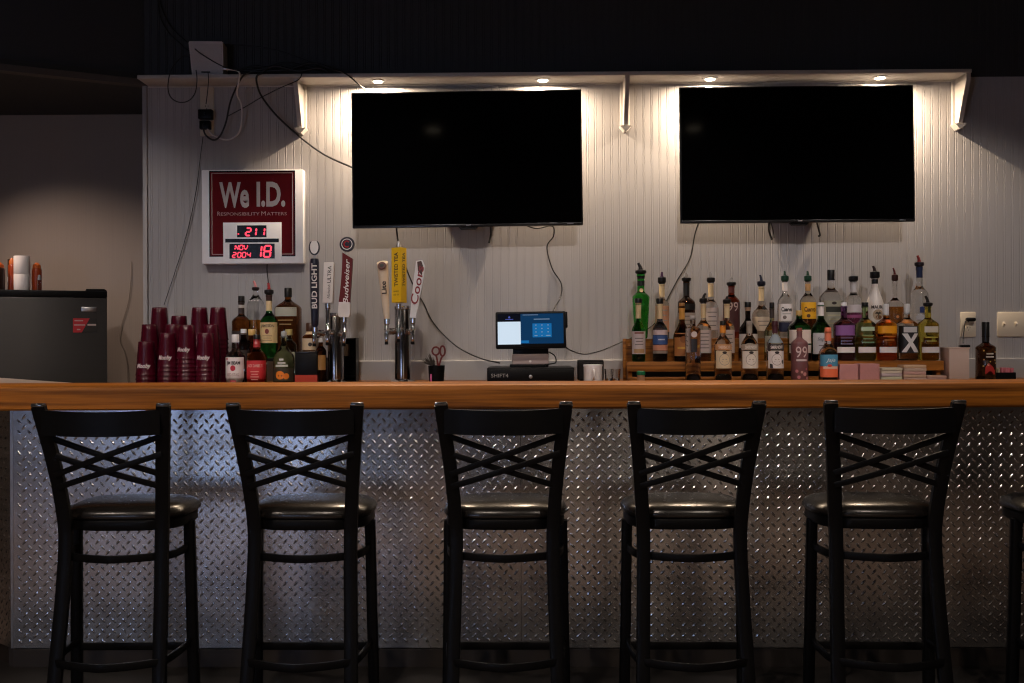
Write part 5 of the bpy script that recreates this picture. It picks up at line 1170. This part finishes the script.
p = P(965, 346, Y+.03); ad = thing('power_adapter', 'small black adapter lying on the tan carton', 'adapter', (p.x, Y+.03, ZK+H))
MB().box((0, 0, .006), (.040, .026, .012), .005, seg=3).build('adapter_body', M['plastic'], ad)
MB().tube([(-.02, 0, .006), (-.028, 0, .006)], .003).build('strain_relief', M['cord'], ad)
Y = 4.42; a = PZ(995.5, Y, ZK); b = PZ(1016, Y, ZK); H = zat(1005, 372.5, Y)-ZK; w = (b-a)/2
tr = thing('garnish_tray', 'small black tray of pink and cream packets at the right end', 'tray', ((a+b)/2, Y, ZK))
mb = MB(); mb.b2(-w, w, 0, .09, 0, .004); mb.b2(-w, w, 0, .003, 0, H); mb.b2(-w, w, .087, .09, 0, H); mb.b2(-w, -w+.003, 0, .09, 0, H); mb.b2(w-.003, w, 0, .09, 0, H); mb.build('tray_body', M['plastic'], tr, 0)
for i in range(9):
    x = -w+.012+i*(2*w-.024)/8
    pk = thing('sweetener_packet', ('cream' if i < 3 else 'pink')+' paper packet in the small black tray at the right end', 'packet', ((a+b)/2+x, Y+.03+random.uniform(0, .03), ZK+.0045), random.uniform(-.3, .3), ('cream' if i < 3 else 'pink')+' packets in the tray')
    MB().box((0, 0, H*.5+.009), (.0085, .05, H+.012+random.uniform(-.004, .003)), .002, Matrix.Rotation(R(random.uniform(-8, 8)), 3, 'Y')).build('packet', mat('packet paper', (.50, .40, .26) if i < 3 else (.55, .15, .18), .7), pk)
# ---------------------------------------------------------------- light
def area(name, loc, to, sx, sy, e, col, spread=180):
    l = bpy.data.lights.new(name, 'AREA'); l.shape = 'RECTANGLE'; l.size = sx; l.size_y = sy; l.energy = e; l.color = col; l.spread = R(spread)
    o = bpy.data.objects.new(name, l); link(o); o.location = loc
    o.rotation_euler = (Vector(to)-Vector(loc)).to_track_quat('-Z', 'Y').to_euler(); return o
def spot(name, loc, to, e, col, ang, blend=.6, r=.05):
    l = bpy.data.lights.new(name, 'SPOT'); l.energy = e; l.color = col; l.spot_size = R(ang); l.spot_blend = blend; l.shadow_soft_size = r
    o = bpy.data.objects.new(name, l); link(o); o.location = loc
    o.rotation_euler = (Vector(to)-Vector(loc)).to_track_quat('-Z', 'Y').to_euler(); return o
# cool daylight at the left window, warm fill light added at the right one
for i, ((a, b, c, d), e, colr) in enumerate(zip(WIN, (40, 8), ((.50, .64, 1.0), (1.0, .80, .62)))):
    area('window_daylight', ((a+b)/2, YF-.02, (c+d)/2), ((a+b)/2*.6, 4, (c+d)/2-.1), b-a-.1, d-c-.1, e, colr)
# recessed ceiling downlights over the bar stools and the room
M['dlens'] = glow('lit downlight lens', (1.0, .84, .62), 4)
dl = [(-2.9, .6, 150, 'at the left of the room', 114), (-.78, .6, 190, 'in the middle of the room', 114), (1.5, .6, 130, 'at the right of the room', 112)]
for x, y, e, w, ang in dl:
    t_ = thing('ceiling_downlight', 'round recessed ceiling downlight '+w, 'light', (x, y, ZC), group='ceiling downlights')
    MB().lathe([(.07, -.012), (.085, -.008), (.088, -.0005)], 24).build('trim_ring', M['white'], t_)
    MB().lathe([(.06, -.014), (.066, -.0121)], 24).build('lens', M['dlens'], t_)
    spot('downlight_lamp', (x, y, ZC-.03), (x, y+1.0, 0), e, (1.0, .82, .68), ang, .5, .05)
# track spots above the bar, turned towards the back counter
for i, x in enumerate((-2.1, -.7, .7, 2.1)):
    t_ = thing('track_spotlight', 'black ceiling spotlight over the bar, '+('first', 'second', 'third', 'fourth')[i]+' from the left', 'light', (x, 2.9, ZC), group='ceiling spotlights over the bar')
    d = (Vector((x*.94, 4.5, 1.25))-Vector((x, 2.9, ZC-.12))).normalized()
    MB().tube([(0, 0, 0), (0, 0, -.09)], .012, 10).build('stem', M['black'], t_)
    c0 = Vector((0, 0, -.12))
    MB().tube([c0-d*.07, c0-d*.06, c0+d*.05], [.03, .04, .045], 18).build('lamp_can', M['black'], t_)
    MB().tube([c0+d*.0502, c0+d*.053], [.036, .034], 18).build('lens', M['dlens'], t_)
    q = Vector((x, 2.9, ZC))+c0+d*.07
    spot('track_lamp', q, q+d*3, 58, (1.0, .89, .83), 54, .7, .035)
# a downlight set into the underside of the bulkhead, over the refrigerator
t_ = thing('bulkhead_downlight', 'round downlight under the bulkhead over the refrigerator', 'light', (-2.9, 4.55, zsplit))
MB().lathe([(.05, -.010), (.06, -.007), (.062, -.0005)], 24).build('trim_ring', M['white'], t_)
MB().lathe([(.044, -.012), (.048, -.0101)], 24).build('lens', M['dlens'], t_)
spot('bulkhead_lamp', (-2.9, 4.55, zsplit-.02), (-2.42, 5.1, 1.1), 60, (1.0, .79, .66), 90, .8, .04)
w = bpy.data.worlds.new('world'); SC.world = w; w.use_nodes = True
w.node_tree.nodes['Background'].inputs[0].default_value = (.30, .34, .42, 1); w.node_tree.nodes['Background'].inputs[1].default_value = .15
SC.view_settings.view_transform = 'Standard'; SC.view_settings.look = 'None'; SC.view_settings.gamma = 1; SC.view_settings.exposure = 0.0
SC.view_settings.use_curve_mapping = False
SC.cycles.use_denoising = True; SC.cycles.filter_width = 1.2
SC.cycles.sample_clamp_indirect = 4; SC.cycles.caustics_reflective = False
SC.cycles.max_bounces = 12; SC.cycles.transmission_bounces = 12; SC.cycles.transparent_max_bounces = 12
